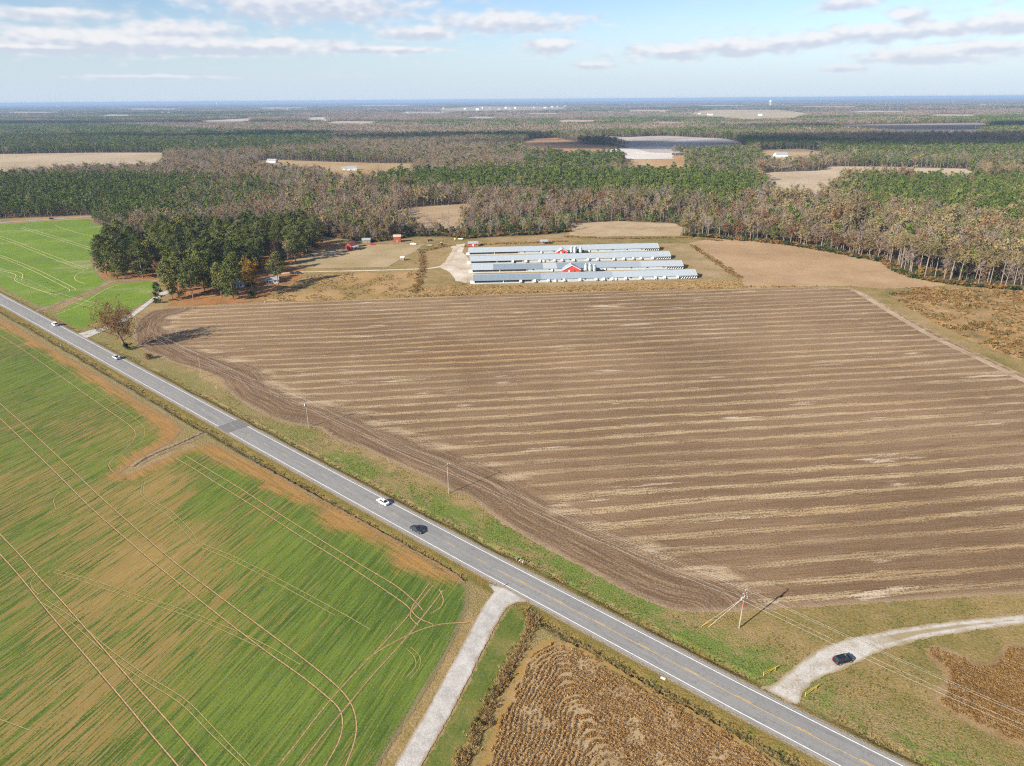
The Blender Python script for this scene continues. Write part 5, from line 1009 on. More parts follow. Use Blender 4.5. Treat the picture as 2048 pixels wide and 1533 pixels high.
def poultry_house(i):
    a = un(*HOUSES[i][0]); b = un(*HOUSES[i][1]); L = float(np.hypot(*(b - a))); ang = math.atan2(b[1] - a[1], b[0] - a[0]); Wd = 13.2; EV = 2.45; RD = 5.0
    h = tag(empty('poultry_house', (a[0], a[1], 0.05), ang), HLAB[i], 'poultry house', 'long poultry houses')
    MB().box(-0.2, L + 0.2, -0.2, Wd + 0.2, 0, 0.3).build('foundation', M_CONC, h)
    w = MB(); w.box(L * 0.262, L, 0, 0.12, 0.3, EV); w.build('front_wall', M_WALLW, h)
    MB().box(0, L * 0.262, 0.5, 0.6, 0.3, EV).build('cooling_pad', M_CURT, h)
    MB().box(0, L * 0.262, 0, 0.12, 0.3, 0.75).build('low_front_wall', M_WALLW, h)
    for f in (0.003, 0.131, 0.258): MB().box(L * f - 0.2, L * f + 0.2, -0.05, 0.5, 0.3, EV).build('post', M_WHITE, h)
    MB().box(0, L, Wd - 0.12, Wd, 0.3, EV).build('back_wall', M_WALLW, h)
    for x0, x1 in ((-0.06, 0.06), (L - 0.06, L + 0.06)):
        e = MB().prism([(0, 0.3), (Wd, 0.3), (Wd, EV), (Wd / 2, RD - 0.1), (0, EV)], x0, x1).build('end_wall', M_WHITE, h)
        MB().box(x0 - 0.08, x1 + 0.08, Wd / 2 - 2.0, Wd / 2 + 2.0, 0.3, 2.9).build('end_door', M_WALLW, e)
    sl = (RD - EV) / (Wd / 2); oh = 0.55
    for f0, f1, k in SECT[i]:
        x0 = L * f0 - (0.3 if f0 == 0 else 0); x1 = L * f1 + (0.3 if f1 == 1 else 0)
        for s in (0, 1):
            pr = [(-oh, EV - oh * sl), (Wd / 2, RD), (Wd / 2, RD + 0.1), (-oh, EV - oh * sl + 0.1)]
            if s: pr = [(Wd - y, z) for y, z in pr][::-1]
            MB().prism(pr, x0, x1).build('roof_section', RM[k], h)
    MB().prism([(Wd / 2 - 0.35, RD + 0.0), (Wd / 2, RD + 0.17), (Wd / 2 + 0.35, RD + 0.0), (Wd / 2, RD + 0.12)], -0.3, L + 0.3).build('ridge_cap', M_ROOFL, h)
    for x in (-0.36, L + 0.3): MB().prism([(-oh, EV - oh * sl - 0.06), (Wd / 2, RD - 0.06), (Wd + oh, EV - oh * sl - 0.06), (Wd + oh, EV - oh * sl + 0.16), (Wd / 2, RD + 0.2), (-oh, EV - oh * sl + 0.16)], x, x + 0.07).build('gable_trim', M_WHITE, h)
    for f in BOXF.get(i, []):
        bx = MB(); x = L * f; bx.prism([(-1.5, 0.9), (-0.002, 0.9), (-0.002, 2.3), (-0.5, 2.3), (-1.5, 1.75)], x - 0.85, x + 0.85).build('wall_box', M_WHITE, h)
        lg = MB(); [lg.box(x + sx - 0.06, x + sx + 0.06, -1.48, -1.36, 0.0, 0.92) for sx in (-0.75, 0.75)]; lg.build('box_legs', M_WHITE, h)
    n = 9 if i in (1, 3) else 7
    for k in range(n):
        x = L * (0.275 + 0.62 * k / (n - 1)) + 1.7; MB().prism([(-0.5, 1.55), (0, 1.55), (0, 2.2), (-0.25, 2.2)], x - 0.45, x + 0.45).build('air_inlet', M_BLACK, h)
    for f in ((0.375, 0.625) if i in (1, 3) else (0.36, 0.63)): MB().box(L * f - 0.7, L * f + 0.7, -0.9, -0.01, 0.25, 2.0).build('control_box', M_WHITE, h)
    for k in range(7):
        x = L - 0.95 - k * 1.72
        fan = MB().box(x - 0.74, x + 0.74, -0.16, -0.002, 0.55, 2.05).build('tunnel_fan', M_CURT, h)
        c = MB(); c.tube((x, -0.16, 1.3), (x - 0.12, -1.25, 1.22), 0.68, 0.86, 12, False); c.build('fan_cone', M_WHITE, fan)
        bl = MB(); [bl.box(x - 0.62, x + 0.62, -0.24, -0.2, 1.24, 1.36) for _ in (0,)]; bl.build('fan_blade', M_REDOLD if k in (2, 3) else M_GALV, fan)
    MB().box(-2.6, -0.2, 4.2, 9.0, 0.0, 0.18).build('loading_pad', M_CONC, h)
    MB().box(-2.3, -0.1, 1.0, 2.6, 0.1, 1.9).build('generator_cabinet', M_WHITE, h)
    return h, a, L, ang
PH = [poultry_house(i) for i in range(4)]
def on_house(i, x, y): _, a, L, ang = PH[i]; return (a[0] + x * math.cos(ang) - y * math.sin(ang), a[1] + x * math.sin(ang) + y * math.cos(ang)), ang
def gable_room(i, px0, px1, depth, eave, ridge, label):
    p0 = HOUSES[i][0][0]; p1 = HOUSES[i][1][0]; L = PH[i][2]; x0 = (px0 - p0) / (p1 - p0) * L; x1 = (px1 - p0) / (p1 - p0) * L; Wd = x1 - x0
    (bx, by), ang = on_house(i, x0, -depth); e = tag(empty('control_room', (bx, by, 0.05), ang), label, 'shed')
    MB().prismy([(0, 0), (Wd, 0), (Wd, eave), (Wd / 2, ridge), (0, eave)], 0, depth - 0.02).build('wall', M_RED, e)
    sl = (ridge - eave) / (Wd / 2); o = 0.45
    for s in (0, 1):
        pr = [(-o, eave - o * sl + 0.02), (Wd / 2, ridge + 0.02), (Wd / 2, ridge + 0.2), (-o, eave - o * sl + 0.2)]
        if s: pr = [(Wd - x, z) for x, z in pr][::-1]
        MB().prismy(pr, -0.45, depth + 3.2).build('roof', M_ROOFL, e)
        pr2 = [(-o, eave - o * sl - 0.18), (Wd / 2, ridge - 0.18), (Wd / 2, ridge + 0.24), (-o, eave - o * sl + 0.24)]
        if s: pr2 = [(Wd - x, z) for x, z in pr2][::-1]
        MB().prismy(pr2, -0.56, -0.46).build('white_trim', M_WHITE, e)
    d = MB().box(Wd * 0.3, Wd * 0.3 + 1.0, -0.06, -0.002, 0, 2.1).build('door', M_WHITE, e); MB().box(Wd * 0.3 + 0.8, Wd * 0.3 + 0.88, -0.12, -0.062, 1.0, 1.1).build('handle', M_BLACK, d)
    MB().box(Wd * 0.62, Wd * 0.62 + 1.2, -0.05, -0.002, 0.9, 1.8).build('window', M_GLASS, e)
gable_room(1, 1123, 1157, 5.5, 2.3, 5.6, 'large red gabled control room in front of the second poultry house')
gable_room(3, 1111, 1131, 4.0, 2.1, 4.4, 'small red gabled control room in front of the farthest poultry house')
def feed_bin(x, y, ang, r, h, label, group):
    e = tag(empty('feed_bin', (x, y, 0.05), ang), label, 'feed bin', group)
    for k in range(4): a = k * math.pi / 2 + 0.78; MB().tube((r * 0.9 * math.cos(a), r * 0.9 * math.sin(a), 0), (r * 0.9 * math.cos(a), r * 0.9 * math.sin(a), h * 0.34), 0.07, None, 5).build('leg', M_GALV, e)
    MB().lathe([(0.25, h * 0.1), (r, h * 0.34)], 14).build('hopper', M_GALV, e, True)
    MB().lathe([(r, h * 0.34), (r * 1.02, h * 0.5), (r, h * 0.52), (r * 1.02, h * 0.66), (r, h * 0.68), (r, h * 0.82)], 14).build('drum', M_GALV, e, False)
    MB().lathe([(r * 1.04, h * 0.82), (0.3, h * 0.98), (0.3, h), (0.02, h)], 14).build('cone_top', M_GALV, e, True)
for i, lst in ((1, [(1168.8, -2.6, 'rear left'), (1176.5, -2.6, 'rear right'), (1175.5, -6.6, 'front left'), (1183.8, -6.6, 'front right')]), (3, [(1139.5, -2.2, 'rear left'), (1147.8, -2.2, 'rear right'), (1145.0, -5.4, 'front left'), (1156.5, -5.0, 'front right')])):
    p0 = HOUSES[i][0][0]; p1 = HOUSES[i][1][0]
    for px, yy, w in lst:
        (x, y), ang = on_house(i, (px - p0) / (p1 - p0) * PH[i][2], yy)
        feed_bin(x, y, ang, 1.35, 6.4 if i == 1 else 5.8, f'{w} silver feed bin of the {"nearer" if i == 1 else "farther"} cluster of four', 'silver feed bins between the poultry houses')
    (x, y), ang = on_house(i, ((1187 if i == 1 else 1157.5) - p0) / (p1 - p0) * PH[i][2], -1.6)
    e = tag(empty('blue_tank', (x, y, 0.05), ang), f'blue container behind the {"nearer" if i == 1 else "farther"} feed bins', 'container'); MB().box(-1.6, 1.6, -1.1, 1.1, 0, 2.5).build('body', M_BLUE, e); MB().box(-1.7, 1.7, -1.2, 1.2, 2.5, 2.65).build('lid', M_BLUE, e)

# ------------------------------------------------------------------ sheds and houses
def gable_building(name, px, py, rz, Lx, Wy, eave, ridge, mw, mr, label, cat, door=None, windows=0, trim=None, chimney=False, scale=1.0, group=None, porch=None):
    x, y = un(px, py); e = tag(empty(name, (x, y, 0.05), rz), label, cat, group); L = Lx / 2; Wd = Wy / 2
    wl = MB().prism([(-Wd, 0), (Wd, 0), (Wd, eave), (0, ridge), (-Wd, eave)], -L, L).build('wall', mw, e)
    sl = (ridge - eave) / Wd; o = 0.4
    for s in (-1, 1):
        pr = [(s * (Wd + o), eave - o * sl + 0.03), (0, ridge + 0.03), (0, ridge + 0.22), (s * (Wd + o), eave - o * sl + 0.22)]
        MB().prism(pr if s < 0 else pr[::-1], -L - 0.35, L + 0.35).build('roof', mr, e)
    if chimney: MB().box(L * 0.4, L * 0.4 + 0.9, -0.45, 0.45, ridge - 0.6, ridge + 1.1).build('chimney', M_REDOLD, e)
    if door: d = MB().box(-door / 2, door / 2, -Wd - 0.07, -Wd - 0.003, 0, min(2.2, eave - 0.1)).build('door', M_WOOD if mw is M_REDOLD or mw is M_WOOD else (M_WHITE if mw is not M_WHITE else M_GREYR), e); MB().box(door / 2 - 0.2, door / 2 - 0.1, -Wd - 0.14, -Wd - 0.072, 0.95, 1.1).build('handle', M_BLACK, d)
    for k in range(windows):
        xx = -L + (k + 0.5) * Lx / windows
        if door and abs(xx) < door: continue
        w = MB().box(xx - 0.55, xx + 0.55, -Wd - 0.06, -Wd - 0.003, 0.9, 2.1).build('window', M_GLASS, e); MB().box(xx - 0.68, xx + 0.68, -Wd - 0.1, -Wd - 0.062, 0.78, 0.9).build('sill', M_WHITE, w)
    if trim:
        for xx in (-L - 0.05, L - 0.03): MB().box(xx, xx + 0.08, -Wd - 0.05, -Wd + 0.1, 0, eave).build('corner_trim', trim, e)
    if porch:
        MB().prism([(-Wd - porch, eave - 0.9), (-Wd, eave - 0.1), (-Wd, eave + 0.02), (-Wd - porch, eave - 0.78)], -L, L).build('lean_to_roof', M_GALV, e)
        for xx in (-L + 0.1, 0, L - 0.1): MB().tube((xx, -Wd - porch + 0.15, 0), (xx, -Wd - porch + 0.15, eave - 0.88), 0.08).build('porch_post', M_WOOD, e)
    return e
gable_building('red_shed', 946, 492.5, PH[3][3], 8.6, 4.6, 2.5, 3.9, M_RED, M_ROOFM, 'bright red shed with grey roof at the left end of the poultry houses', 'shed', 1.2, 3, M_WHITE)
gable_building('red_barn', 703, 500, R(62), 7.5, 6.0, 3.8, 6.2, M_REDOLD, M_REDOLD, 'old red barn with a rusty roof and lean-to beside the dirt yard', 'barn', 2.4, 0, None, porch=3.0)
gable_building('red_shed', 795, 484, R(3), 6.4, 5.0, 4.9, 6.2, M_REDOLD, M_TANR, 'tall red shed with tan roof at the wood edge behind the white pickup', 'shed', 1.6, 0)
gable_building('brown_shed', 733, 486, R(8), 7.0, 5.0, 2.7, 4.0, M_WOOD, M_GREYR, 'weathered brown shed half hidden at the wood edge', 'shed', 2.0, 2)
gable_building('small_red_shed', 805.5, 521, R(-8), 2.7, 2.4, 2.2, 2.9, M_REDOLD, M_WHITE, 'tiny red hut with white roof on the grass by the dirt yard', 'shed', 0.9, 0, M_WHITE)
e = tag(empty('pole_shelter', (*un(1088, 488.5), 0.05), R(4)), 'open pole shelter with pale metal roof behind the poultry houses', 'shelter')
MB().prism([(-2.6, 2.5), (2.6, 3.3), (2.6, 3.45), (-2.6, 2.65)], -3.6, 3.6).build('roof', M_ROOFL, e)
for xx in (-3.4, 0, 3.4):
    for yy, hh in ((-2.4, 2.5), (2.4, 3.2)): MB().tube((xx, yy, 0), (xx, yy, hh), 0.1).build('post', M_WOOD, e)
MB().box(-3.0, 3.0, 0.4, 2.2, 0.0, 1.1).build('stored_bales', M_WOOD, e)
gable_building('farmhouse', 545, 566, R(20), 8.5, 6.0, 2.5, 4.4, M_WHITE, M_GREYR, 'white farmhouse half hidden under the pines right of the yellow tree', 'house', 1.0, 5, None, True)
gable_building('outbuilding', 478, 574, R(10), 7, 5, 2.5, 3.9, M_WHITE, M_GREYR, 'small white outbuilding under the pines left of the yellow tree', 'shed', 1.0, 2)
gable_building('blue_house', 606, 494, R(15), 14, 9, 2.9, 5.6, plain('pale_blue_siding', (0.42, 0.55, 0.66), 0.6), M_BLUE, 'pale blue house in the shade of the grove trees', 'house', 1.0, 5, M_WHITE, True)
e = tag(empty('animal_pen', (*un(672, 511), 0.05), R(12)), 'low grey pen of boards on the yard grass', 'pen')
for x0, x1, y0, y1 in ((-5, 5, -2.2, -2.0), (-5, 5, 2.0, 2.2), (-5, -4.8, -1.99, 1.99), (4.8, 5, -1.99, 1.99)): MB().box(x0, x1, y0, y1, 0, 0.8).build('board', M_WOOD, e)
MB().box(-4.2, -1.0, -1.2, 1.2, 0, 1.1).build('hutch', M_CONC, e)
gable_building('far_house', 545, 326, R(-10), 20, 12, 4.0, 7.5, M_WHITE, M_GREYR, 'white house in the woods beyond the left pine plantation', 'house', 1.4, 4, None)
gable_building('far_house', 704, 341, R(10), 18, 11, 4.0, 7.2, M_WHITE, M_GREYR, 'white house with grey roof at the end of the tan strip field', 'house', 1.4, 4, None)
gable_building('far_garage', 688, 340, R(10), 9, 8, 3.4, 5.4, M_GALV, M_GREYR, 'small garage left of the house on the tan strip field', 'garage', 3.0, 0)
gable_building('far_house', 1561, 314.5, R(5), 26, 15, 4.8, 9.5, M_WHITE, M_GREYR, 'large white house on the tan field at the upper right', 'house', 1.6, 6, None, True)
gable_building('far_garage', 1640, 319.5, R(-5), 12, 9, 3.5, 5.8, M_WHITE, M_WHITE, 'white garage right of the large house at the upper right', 'garage', 3.0, 0)
TOWN = [(815, 228), (887, 219), (930, 220), (955, 221), (965, 217.5), (980, 219), (998, 219.5), (1012, 218.5), (1020, 219), (1030, 218), (1068, 217.5), (1090, 217), (1104, 215.5), (1115, 214.8), (1130, 215), (1205, 228), (1222, 227), (1240, 227.5), (1375, 229), (1398, 231), (1420, 231.5), (1520, 232), (325, 228), (338, 229), (360, 225), (545, 223), (575, 222), (612, 222), (663, 252), (760, 237), (118, 216)]
rt = random.Random(5); TOWN.sort()
for k, (px, py) in enumerate(TOWN):
    dd = np.hypot(*un(px, py)) / 1000; w = rt.uniform(11, 22); L_ = w * rt.uniform(1.0, 1.7)
    gable_building('town_house', px, py, R(rt.uniform(-25, 25)), L_ * 1.25, w * 0.8, 5.0 + dd * 1.0, 8.0 + dd * 1.3, M_WHITE if rt.random() < 0.8 else M_CONC, M_WHITE if rt.random() < 0.5 else M_GREYR, f'{ORD(k + 1)} from the left among the tiny pale buildings of the far settlements', 'building', None, 0, None, False, 1, 'pale buildings of the distant settlements')
def hall(px, py, w, d, h, label):
    x, y = un(px, py); e = tag(empty('warehouse', (x, y, 0), 0), label, 'warehouse'); MB().box(-w / 2, w / 2, -d / 2, d / 2, 0, h).build('wall', M_WHITE, e); MB().box(-w / 2 - 1, w / 2 + 1, -d / 2 - 1, d / 2 + 1, h, h + 1.2).build('roof', M_ROOFL, e)
    for k in range(6): MB().box(-w * 0.45 + k * w * 0.17, -w * 0.45 + k * w * 0.17 + w * 0.05, -d / 2 - 0.3, -d / 2 - 0.01, 0, h * 0.6).build('dock_door', M_GALV, e)
hall(1266, 209, 330, 120, 17, 'long white warehouse below the horizon right of centre'); hall(1985, 212, 260, 110, 18, 'low white warehouse below the horizon at far right')
def tower(px, py, top, label):
    x, y = un(px, py); h = CAMH * (py - top) / (py - (199 - 0.0073 * (px - 1024))); e = tag(empty('water_tower', (x, y, 0)), label, 'water tower'); r = h * 0.17
    for k in range(6): a = k * math.pi / 3; MB().tube((r * .95 * math.cos(a), r * .95 * math.sin(a), 0), (r * .85 * math.cos(a), r * .85 * math.sin(a), h * 0.66), r * 0.09, None, 6).build('leg', M_WHITE, e)
    MB().tube((0, 0, 0), (0, 0, h * 0.64), r * 0.22).build('riser', M_WHITE, e)
    MB().lathe([(r * 0.3, h * 0.6), (r * 0.9, h * 0.68), (r * 1.05, h * 0.8), (r * 0.9, h * 0.92), (r * 0.4, h * 0.985), (0.1, h)], 16).build('tank', M_WHITE, e, True)
tower(1540, 214, 200.5, 'tall white water tower at the upper right'); tower(435, 213.5, 205.5, 'small white water tower near the horizon at left'); tower(115, 215.5, 210.5, 'distant white water tower at far left')

# ------------------------------------------------------------------ vehicles
def paint(name, c): return plain(name, c, 0.28, 0.0, 0.03, spec=0.6)
def loft(secs):
    """secs: (x, half width, z bottom, z waist, z top, top half width)"""
    m = MB(); v = []; f = []
    for x, w, zb, zw, zt, wt in secs: v += [(x, -w * 0.92, zb), (x, -w, (zb + zw) / 2), (x, -w * 0.97, zw), (x, -wt, zt), (x, wt, zt), (x, w * 0.97, zw), (x, w, (zb + zw) / 2), (x, w * 0.92, zb)]
    for k in range(len(secs) - 1):
        for i in range(8): j = (i + 1) % 8; f.append((k * 8 + i, k * 8 + j, k * 8 + 8 + j, k * 8 + 8 + i))
    f += [tuple(range(8))[::-1], tuple(range(len(secs) * 8 - 8, len(secs) * 8))][::1]
    return m.raw(v, [q[::-1] for q in f])
def vehicle(name, kind, x, y, z, rz, mat, label, cat):
    e = tag(empty(name, (x, y, z), rz), label, cat)
    if kind == 'sedan': S = [(-2.38, .62, .38, .62, .78, .5), (-2.25, .86, .26, .72, .96, .7), (-1.6, .91, .22, .78, 1.0, .76), (0, .92, .2, .78, .98, .78), (1.1, .92, .22, .76, .95, .76), (1.9, .88, .24, .68, .84, .68), (2.25, .78, .3, .6, .72, .58), (2.38, .55, .36, .52, .62, .42)]; cab = (-1.85, 1.2, -0.95, .2, .95, 1.45, .80, .56); wb = (-1.4, 1.42); wr = .33
    elif kind == 'suv': S = [(-2.3, .7, .42, .8, 1.05, .62), (-2.2, .9, .32, .85, 1.12, .78), (0, .94, .28, .85, 1.1, .82), (1.15, .94, .3, .85, 1.06, .8), (1.95, .9, .32, .78, .98, .72), (2.28, .74, .4, .66, .82, .55)]; cab = (-2.2, 1.3, -1.85, .4, 1.06, 1.7, .84, .62); wb = (-1.4, 1.42); wr = .37
    elif kind == 'van': S = [(-2.6, .86, .4, .9, 1.2, .82), (-2.5, .97, .34, .95, 1.25, .9), (0.6, .97, .32, .95, 1.25, .9), (1.5, .95, .34, .9, 1.15, .84), (2.2, .9, .36, .8, 1.0, .72), (2.55, .72, .42, .7, .82, .55)]; cab = (-2.52, 1.6, -2.42, .75, 1.24, 2.05, .9, .78); wb = (-1.6, 1.6); wr = .37
    else: S = [(-2.75, .9, .45, .8, 1.08, .86), (-2.7, .96, .4, .85, 1.1, .9), (-0.6, .96, .36, .85, 1.08, .9), (0.9, .96, .36, .85, 1.08, .86), (2.0, .94, .38, .85, 1.08, .8), (2.6, .86, .42, .8, 1.0, .7), (2.78, .7, .48, .72, .86, .55)]; cab = (-0.75, 1.3, -0.55, .55, 1.07, 1.78, .82, .66); wb = (-1.75, 1.75); wr = .4
    body = loft(S).build('body', mat, e)
    xb0, xb1, xt0, xt1, zb, zt, yb, yt = cab
    v = [(xb0, -yb, zb), (xb1, -yb, zb), (xb1, yb, zb), (xb0, yb, zb), (xt0, -yt, zt), (xt1, -yt, zt), (xt1, yt, zt), (xt0, yt, zt)]
    MB().raw(v, [(3, 2, 1, 0), (4, 5, 6, 7), (0, 1, 5, 4), (1, 2, 6, 5), (2, 3, 7, 6), (3, 0, 4, 7)]).build('windows', M_GLASS, e)
    rv = [(xt0 - .02, -yt - .012, zt - .03), (xt1 + .02, -yt - .012, zt - .03), (xt1 + .02, yt + .012, zt - .03), (xt0 - .02, yt + .012, zt - .03), (xt0 + .1, -yt + .08, zt + .05), (xt1 - .1, -yt + .08, zt + .05), (xt1 - .1, yt - .08, zt + .05), (xt0 + .1, yt - .08, zt + .05)]
    MB().raw(rv, [(3, 2, 1, 0), (4, 5, 6, 7), (0, 1, 5, 4), (1, 2, 6, 5), (2, 3, 7, 6), (3, 0, 4, 7)]).build('roof', mat, e)
    for sy in (-1, 1):
        for xa, xc in ((xb0, xt0), (xb1, xt1), ((xb0 + xb1) / 2 - .05, (xt0 + xt1) / 2 - .05)): MB().tube((xa, sy * (yb + .005), zb - .02), (xc, sy * (yt + .01), zt), .035, .03, 5).build('pillar', mat, e)
        MB().box(xb1 - .35, xb1 - .15, sy * (yb + .1) - .1, sy * (yb + .1) + .1, zb, zb + .14).build('wing_mirror', mat, e)
        w1 = S[-2][1]; MB().box(S[-2][0] - .1, S[-2][0] + .06, sy * (w1 - .22) - .16, sy * (w1 - .22) + .16, S[-2][3] - .06, S[-2][3] + .1).build('headlight', M_LAMP, e)
        w1 = S[1][1]; MB().box(S[0][0] - .02, S[1][0] + .06, sy * (w1 - .18) - .14, sy * (w1 - .18) + .14, S[1][3] - .05, S[1][3] + .14).build('tail_light', M_TAIL, e)
        for xw in wb:
            w = MB().tube((xw, sy * .70, wr), (xw, sy * .93, wr), wr, None, 14).build('wheel', M_TYRE, e); MB().tube((xw, sy * .905, wr), (xw, sy * .945, wr), wr * .62, None, 10).build('rim', M_RIM, w)
    if kind == 'pickup':
        MB().box(-2.62, -0.85, -.78, .78, 1.04, 1.10).build('bed_floor', M_BLACK, e)
        for sy in (-1, 1): MB().box(-2.72, -0.8, sy * .86 - .07, sy * .86 + .07, 1.07, 1.32).build('bed_side', mat, e)
        MB().box(-2.74, -2.64, -.79, .79, 1.07, 1.32).build('tailgate', mat, e)
    if kind in ('van',): MB().box(-2.1, 0.3, -.7, .7, zt + .05, zt + .09).build('roof_rack', M_WHITE, e)
    return e
RANG = math.atan2(RT[1], RT[0])
def on_road(name, kind, px, py, d, away, mat, label, cat):
    s, _ = to_sd(*un(px, py)); x, y = road(s, d); vehicle(name, kind, float(x), float(y), 0.14 - 0.018 * abs(d) + 0.012, RANG + (math.pi if away else 0), mat, label, cat)
P_WHITE = paint('white_car_paint', (0.80, 0.80, 0.80)); P_NAVY = paint('dark_slate_car_paint', (0.018, 0.026, 0.036)); P_BLACK = paint('black_car_paint', (0.010, 0.012, 0.018)); P_SILV = paint('silver_car_paint', (0.48, 0.52, 0.56)); P_RED = paint('red_car_paint', (0.35, 0.02, 0.03))
on_road('sedan', 'sedan', 767, 1007, 1.75, True, P_WHITE, 'white sedan driving away in the far lane of the main road', 'car')
on_road('sedan', 'sedan', 833, 1064, -1.7, False, P_NAVY, 'dark slate sedan driving towards the side road in the near lane', 'car')
on_road('pickup_truck', 'pickup', 234, 718, 2.0, True, P_SILV, 'silver pickup truck on the road beside the lone tree', 'truck')
on_road('van', 'van', 109, 652, 2.2, True, P_WHITE, 'white van on the main road at far left', 'van')
a = un(1668, 1329); b = un(1702, 1320); ga = math.atan2(b[1] - a[1], b[0] - a[0])
vehicle('hatchback', 'suv', *((a + b) / 2), 0.11, ga, P_BLACK, 'black hatchback parked on the pale gravel drive at lower right', 'car')
vehicle('pickup_truck', 'pickup', *un(827, 490), 0.07, R(-4), P_WHITE, 'white pickup truck parked on the grass in front of the tall red shed', 'truck')
vehicle('car', 'sedan', *un(745, 491), 0.07, R(8), P_RED, 'dark red car parked beside the weathered brown shed', 'car')
vehicle('car', 'sedan', *un(763, 481.5), 0.07, R(170), P_WHITE, 'white car at the wood edge between the brown and tall red sheds', 'car')
vehicle('car', 'suv', *un(586, 548.5), 0.07, R(5), P_BLACK, 'left one of two dark cars on the shaded farm lane', 'car')
vehicle('car', 'suv', *un(597, 548), 0.07, R(8), P_NAVY, 'right one of two dark cars on the shaded farm lane', 'car')
fl = FAR_ROAD[np.argmin(np.hypot(*(FAR_ROAD - un(108, 440)).T))]; vehicle('car', 'suv', fl[0], fl[1], 0.18, R(32), P_BLACK, 'dark car on the far road at the top left', 'car')
e = tag(empty('tractor', (*un(882, 491), 0.07), R(175)), 'red tractor with black cab parked by the chalky farm lot', 'tractor')
MB().box(0.3, 2.0, -.4, .4, .8, 1.5).build('bonnet', M_RED, e); MB().box(-1.2, 0.4, -.7, .7, .9, 1.3).build('body', M_RED, e); MB().box(-1.1, 0.35, -.7, .7, 1.3, 2.5).build('cab', M_GLASS, e); MB().box(-1.2, 0.45, -.8, .8, 2.5, 2.65).build('cab_roof', M_WHITE, e)
for sx, sr in ((-0.8, .85), (1.6, .5)):
    for sy in (-1, 1): MB().tube((sx, sy * .75, sr), (sx, sy * 1.15, sr), sr, None, 14).build('wheel', M_TYRE, e)
MB().tube((1.2, 0, 1.5), (1.2, 0, 2.3), .06).build('exhaust_pipe', M_BLACK, e)
def wagon(px, py, rz, mat, label):
    e = tag(empty('farm_wagon', (*un(px, py), 0.07), rz), label, 'wagon'); MB().box(-2.2, 2.2, -1, 1, .7, .85).build('deck', mat, e)
    MB().box(-2.2, 2.2, -1.02, -.95, .85, 1.2).build('side_board', mat, e); MB().box(-2.2, 2.2, .95, 1.02, .85, 1.2).build('side_board', mat, e)
    for sx in (-1.4, 1.4):
        for sy in (-.85, .85): MB().tube((sx, sy - .12, .35), (sx, sy + .12, .35), .35, None, 12).build('wheel', M_TYRE, e)
    MB().tube((2.2, 0, .6), (3.5, 0, .4), .06).build('drawbar', M_BLACK, e)
wagon(859, 493, R(10), M_CONC, 'pale farm wagon on the grass left of the tractor'); wagon(860, 482.5, R(30), M_BLACK, 'dark implement at the wood edge above the farm yard'); wagon(921, 480.5, R(-5), M_WHITE, 'white trailer on the grass beyond the red shed')
e = tag(empty('yellow_tank', (*un(910.5, 481), 0.07)), 'bright yellow tank standing at the wood edge left of the red shed', 'tank'); MB().lathe([(1.0, 0), (1.05, 1.6), (0.7, 2.0), (0.2, 2.1)], 12).build('drum', M_YEL, e, True); MB().tube((0, 0, 2.1), (0, 0, 2.3), .25).build('cap', M_BLACK, e)

# ------------------------------------------------------------------ utility poles and wires
SIDE = Vector((RN[0], RN[1], 0)); ALONG = Vector((RT[0], RT[1], 0))
def pole(px, py, h, label, arms=1, transformer=False, red=False, xy=None, lean=(0, 0)):
    x, y = xy if xy is not None else un(px, py); e = tag(empty('utility_pole', (x, y, 0), RANG), label, 'utility pole', 'utility poles along the main road')
    tp = Vector((lean[0], lean[1], h))
    if red: MB().tube((0, 0, -0.5), tp * 0.55, .17, .15, 9).build('shaft', M_POLE, e); MB().tube(tp * 0.55, tp, .15, .12, 9).build('upper_shaft', M_RUSTW, e)
    else: MB().tube((0, 0, -0.5), tp, .16, .11, 9).build('shaft', M_POLE, e)
    att = []
    for k in range(arms):
        z = h - 0.45 - k * 1.1; o = tp * (z / h); a = MB().box(o.x - .06, o.x + .06, o.y - 1.15, o.y + 1.15, z - .07, z + .07).build('crossarm', M_POLE, e)
        for sy in (-1.05, 1.05): MB().lathe([(.05, 0), (.075, .06), (.05, .12), (.07, .17), (.03, .24)], 8, (o.x, o.y + sy, z + .07)).build('insulator', M_WHITE, a)
    MB().lathe([(.05, 0), (.08, .08), (.05, .16), (.03, .26)], 8, (tp.x, tp.y, h)).build('top_insulator', M_WHITE, e)
    if transformer: c = MB().lathe([(.27, 0), (.3, .08), (.3, .85), (.2, .95), (.06, .97)], 12, (tp.x * .8, tp.y * .8 - .48, h - 2.3)).build('transformer', M_GALV, e, True); MB().tube((tp.x * .8, tp.y * .8 - .48, h - 1.35), (tp.x * .8, tp.y * .8 - .48, h - 1.05), .05).build('bushing', M_WHITE, c)
    if arms > 1:
        for sy in (-.8, -.4, .4, .8): MB().tube((tp.x + .12, tp.y + sy, h - 1.7), (tp.x + .2, tp.y + sy * 1.1, h - 1.2), .06, .05, 6).build('fuse_cutout', M_WHITE, e)
        for sx in (-.7, .7): MB().lathe([(.2, 0), (.22, .6), (.1, .7)], 10, (tp.x + sx * .5, tp.y + sx, h - 2.5)).build('capacitor_can', M_GALV, e)
    M = Matrix.Translation((x, y, 0)) @ Matrix.Rotation(RANG, 4, 'Z'); z = h - 0.1
    k = z / h
    return [M @ Vector((tp.x, tp.y, h + .2)), M @ Vector((tp.x, tp.y + 1.05, h - .15)), M @ Vector((tp.x * .85, tp.y * .85, h - 2.0)), M @ Vector((tp.x * .8, tp.y * .8 - .2, h - 2.9))]
off = un(1478, 1257) + 82 * RT
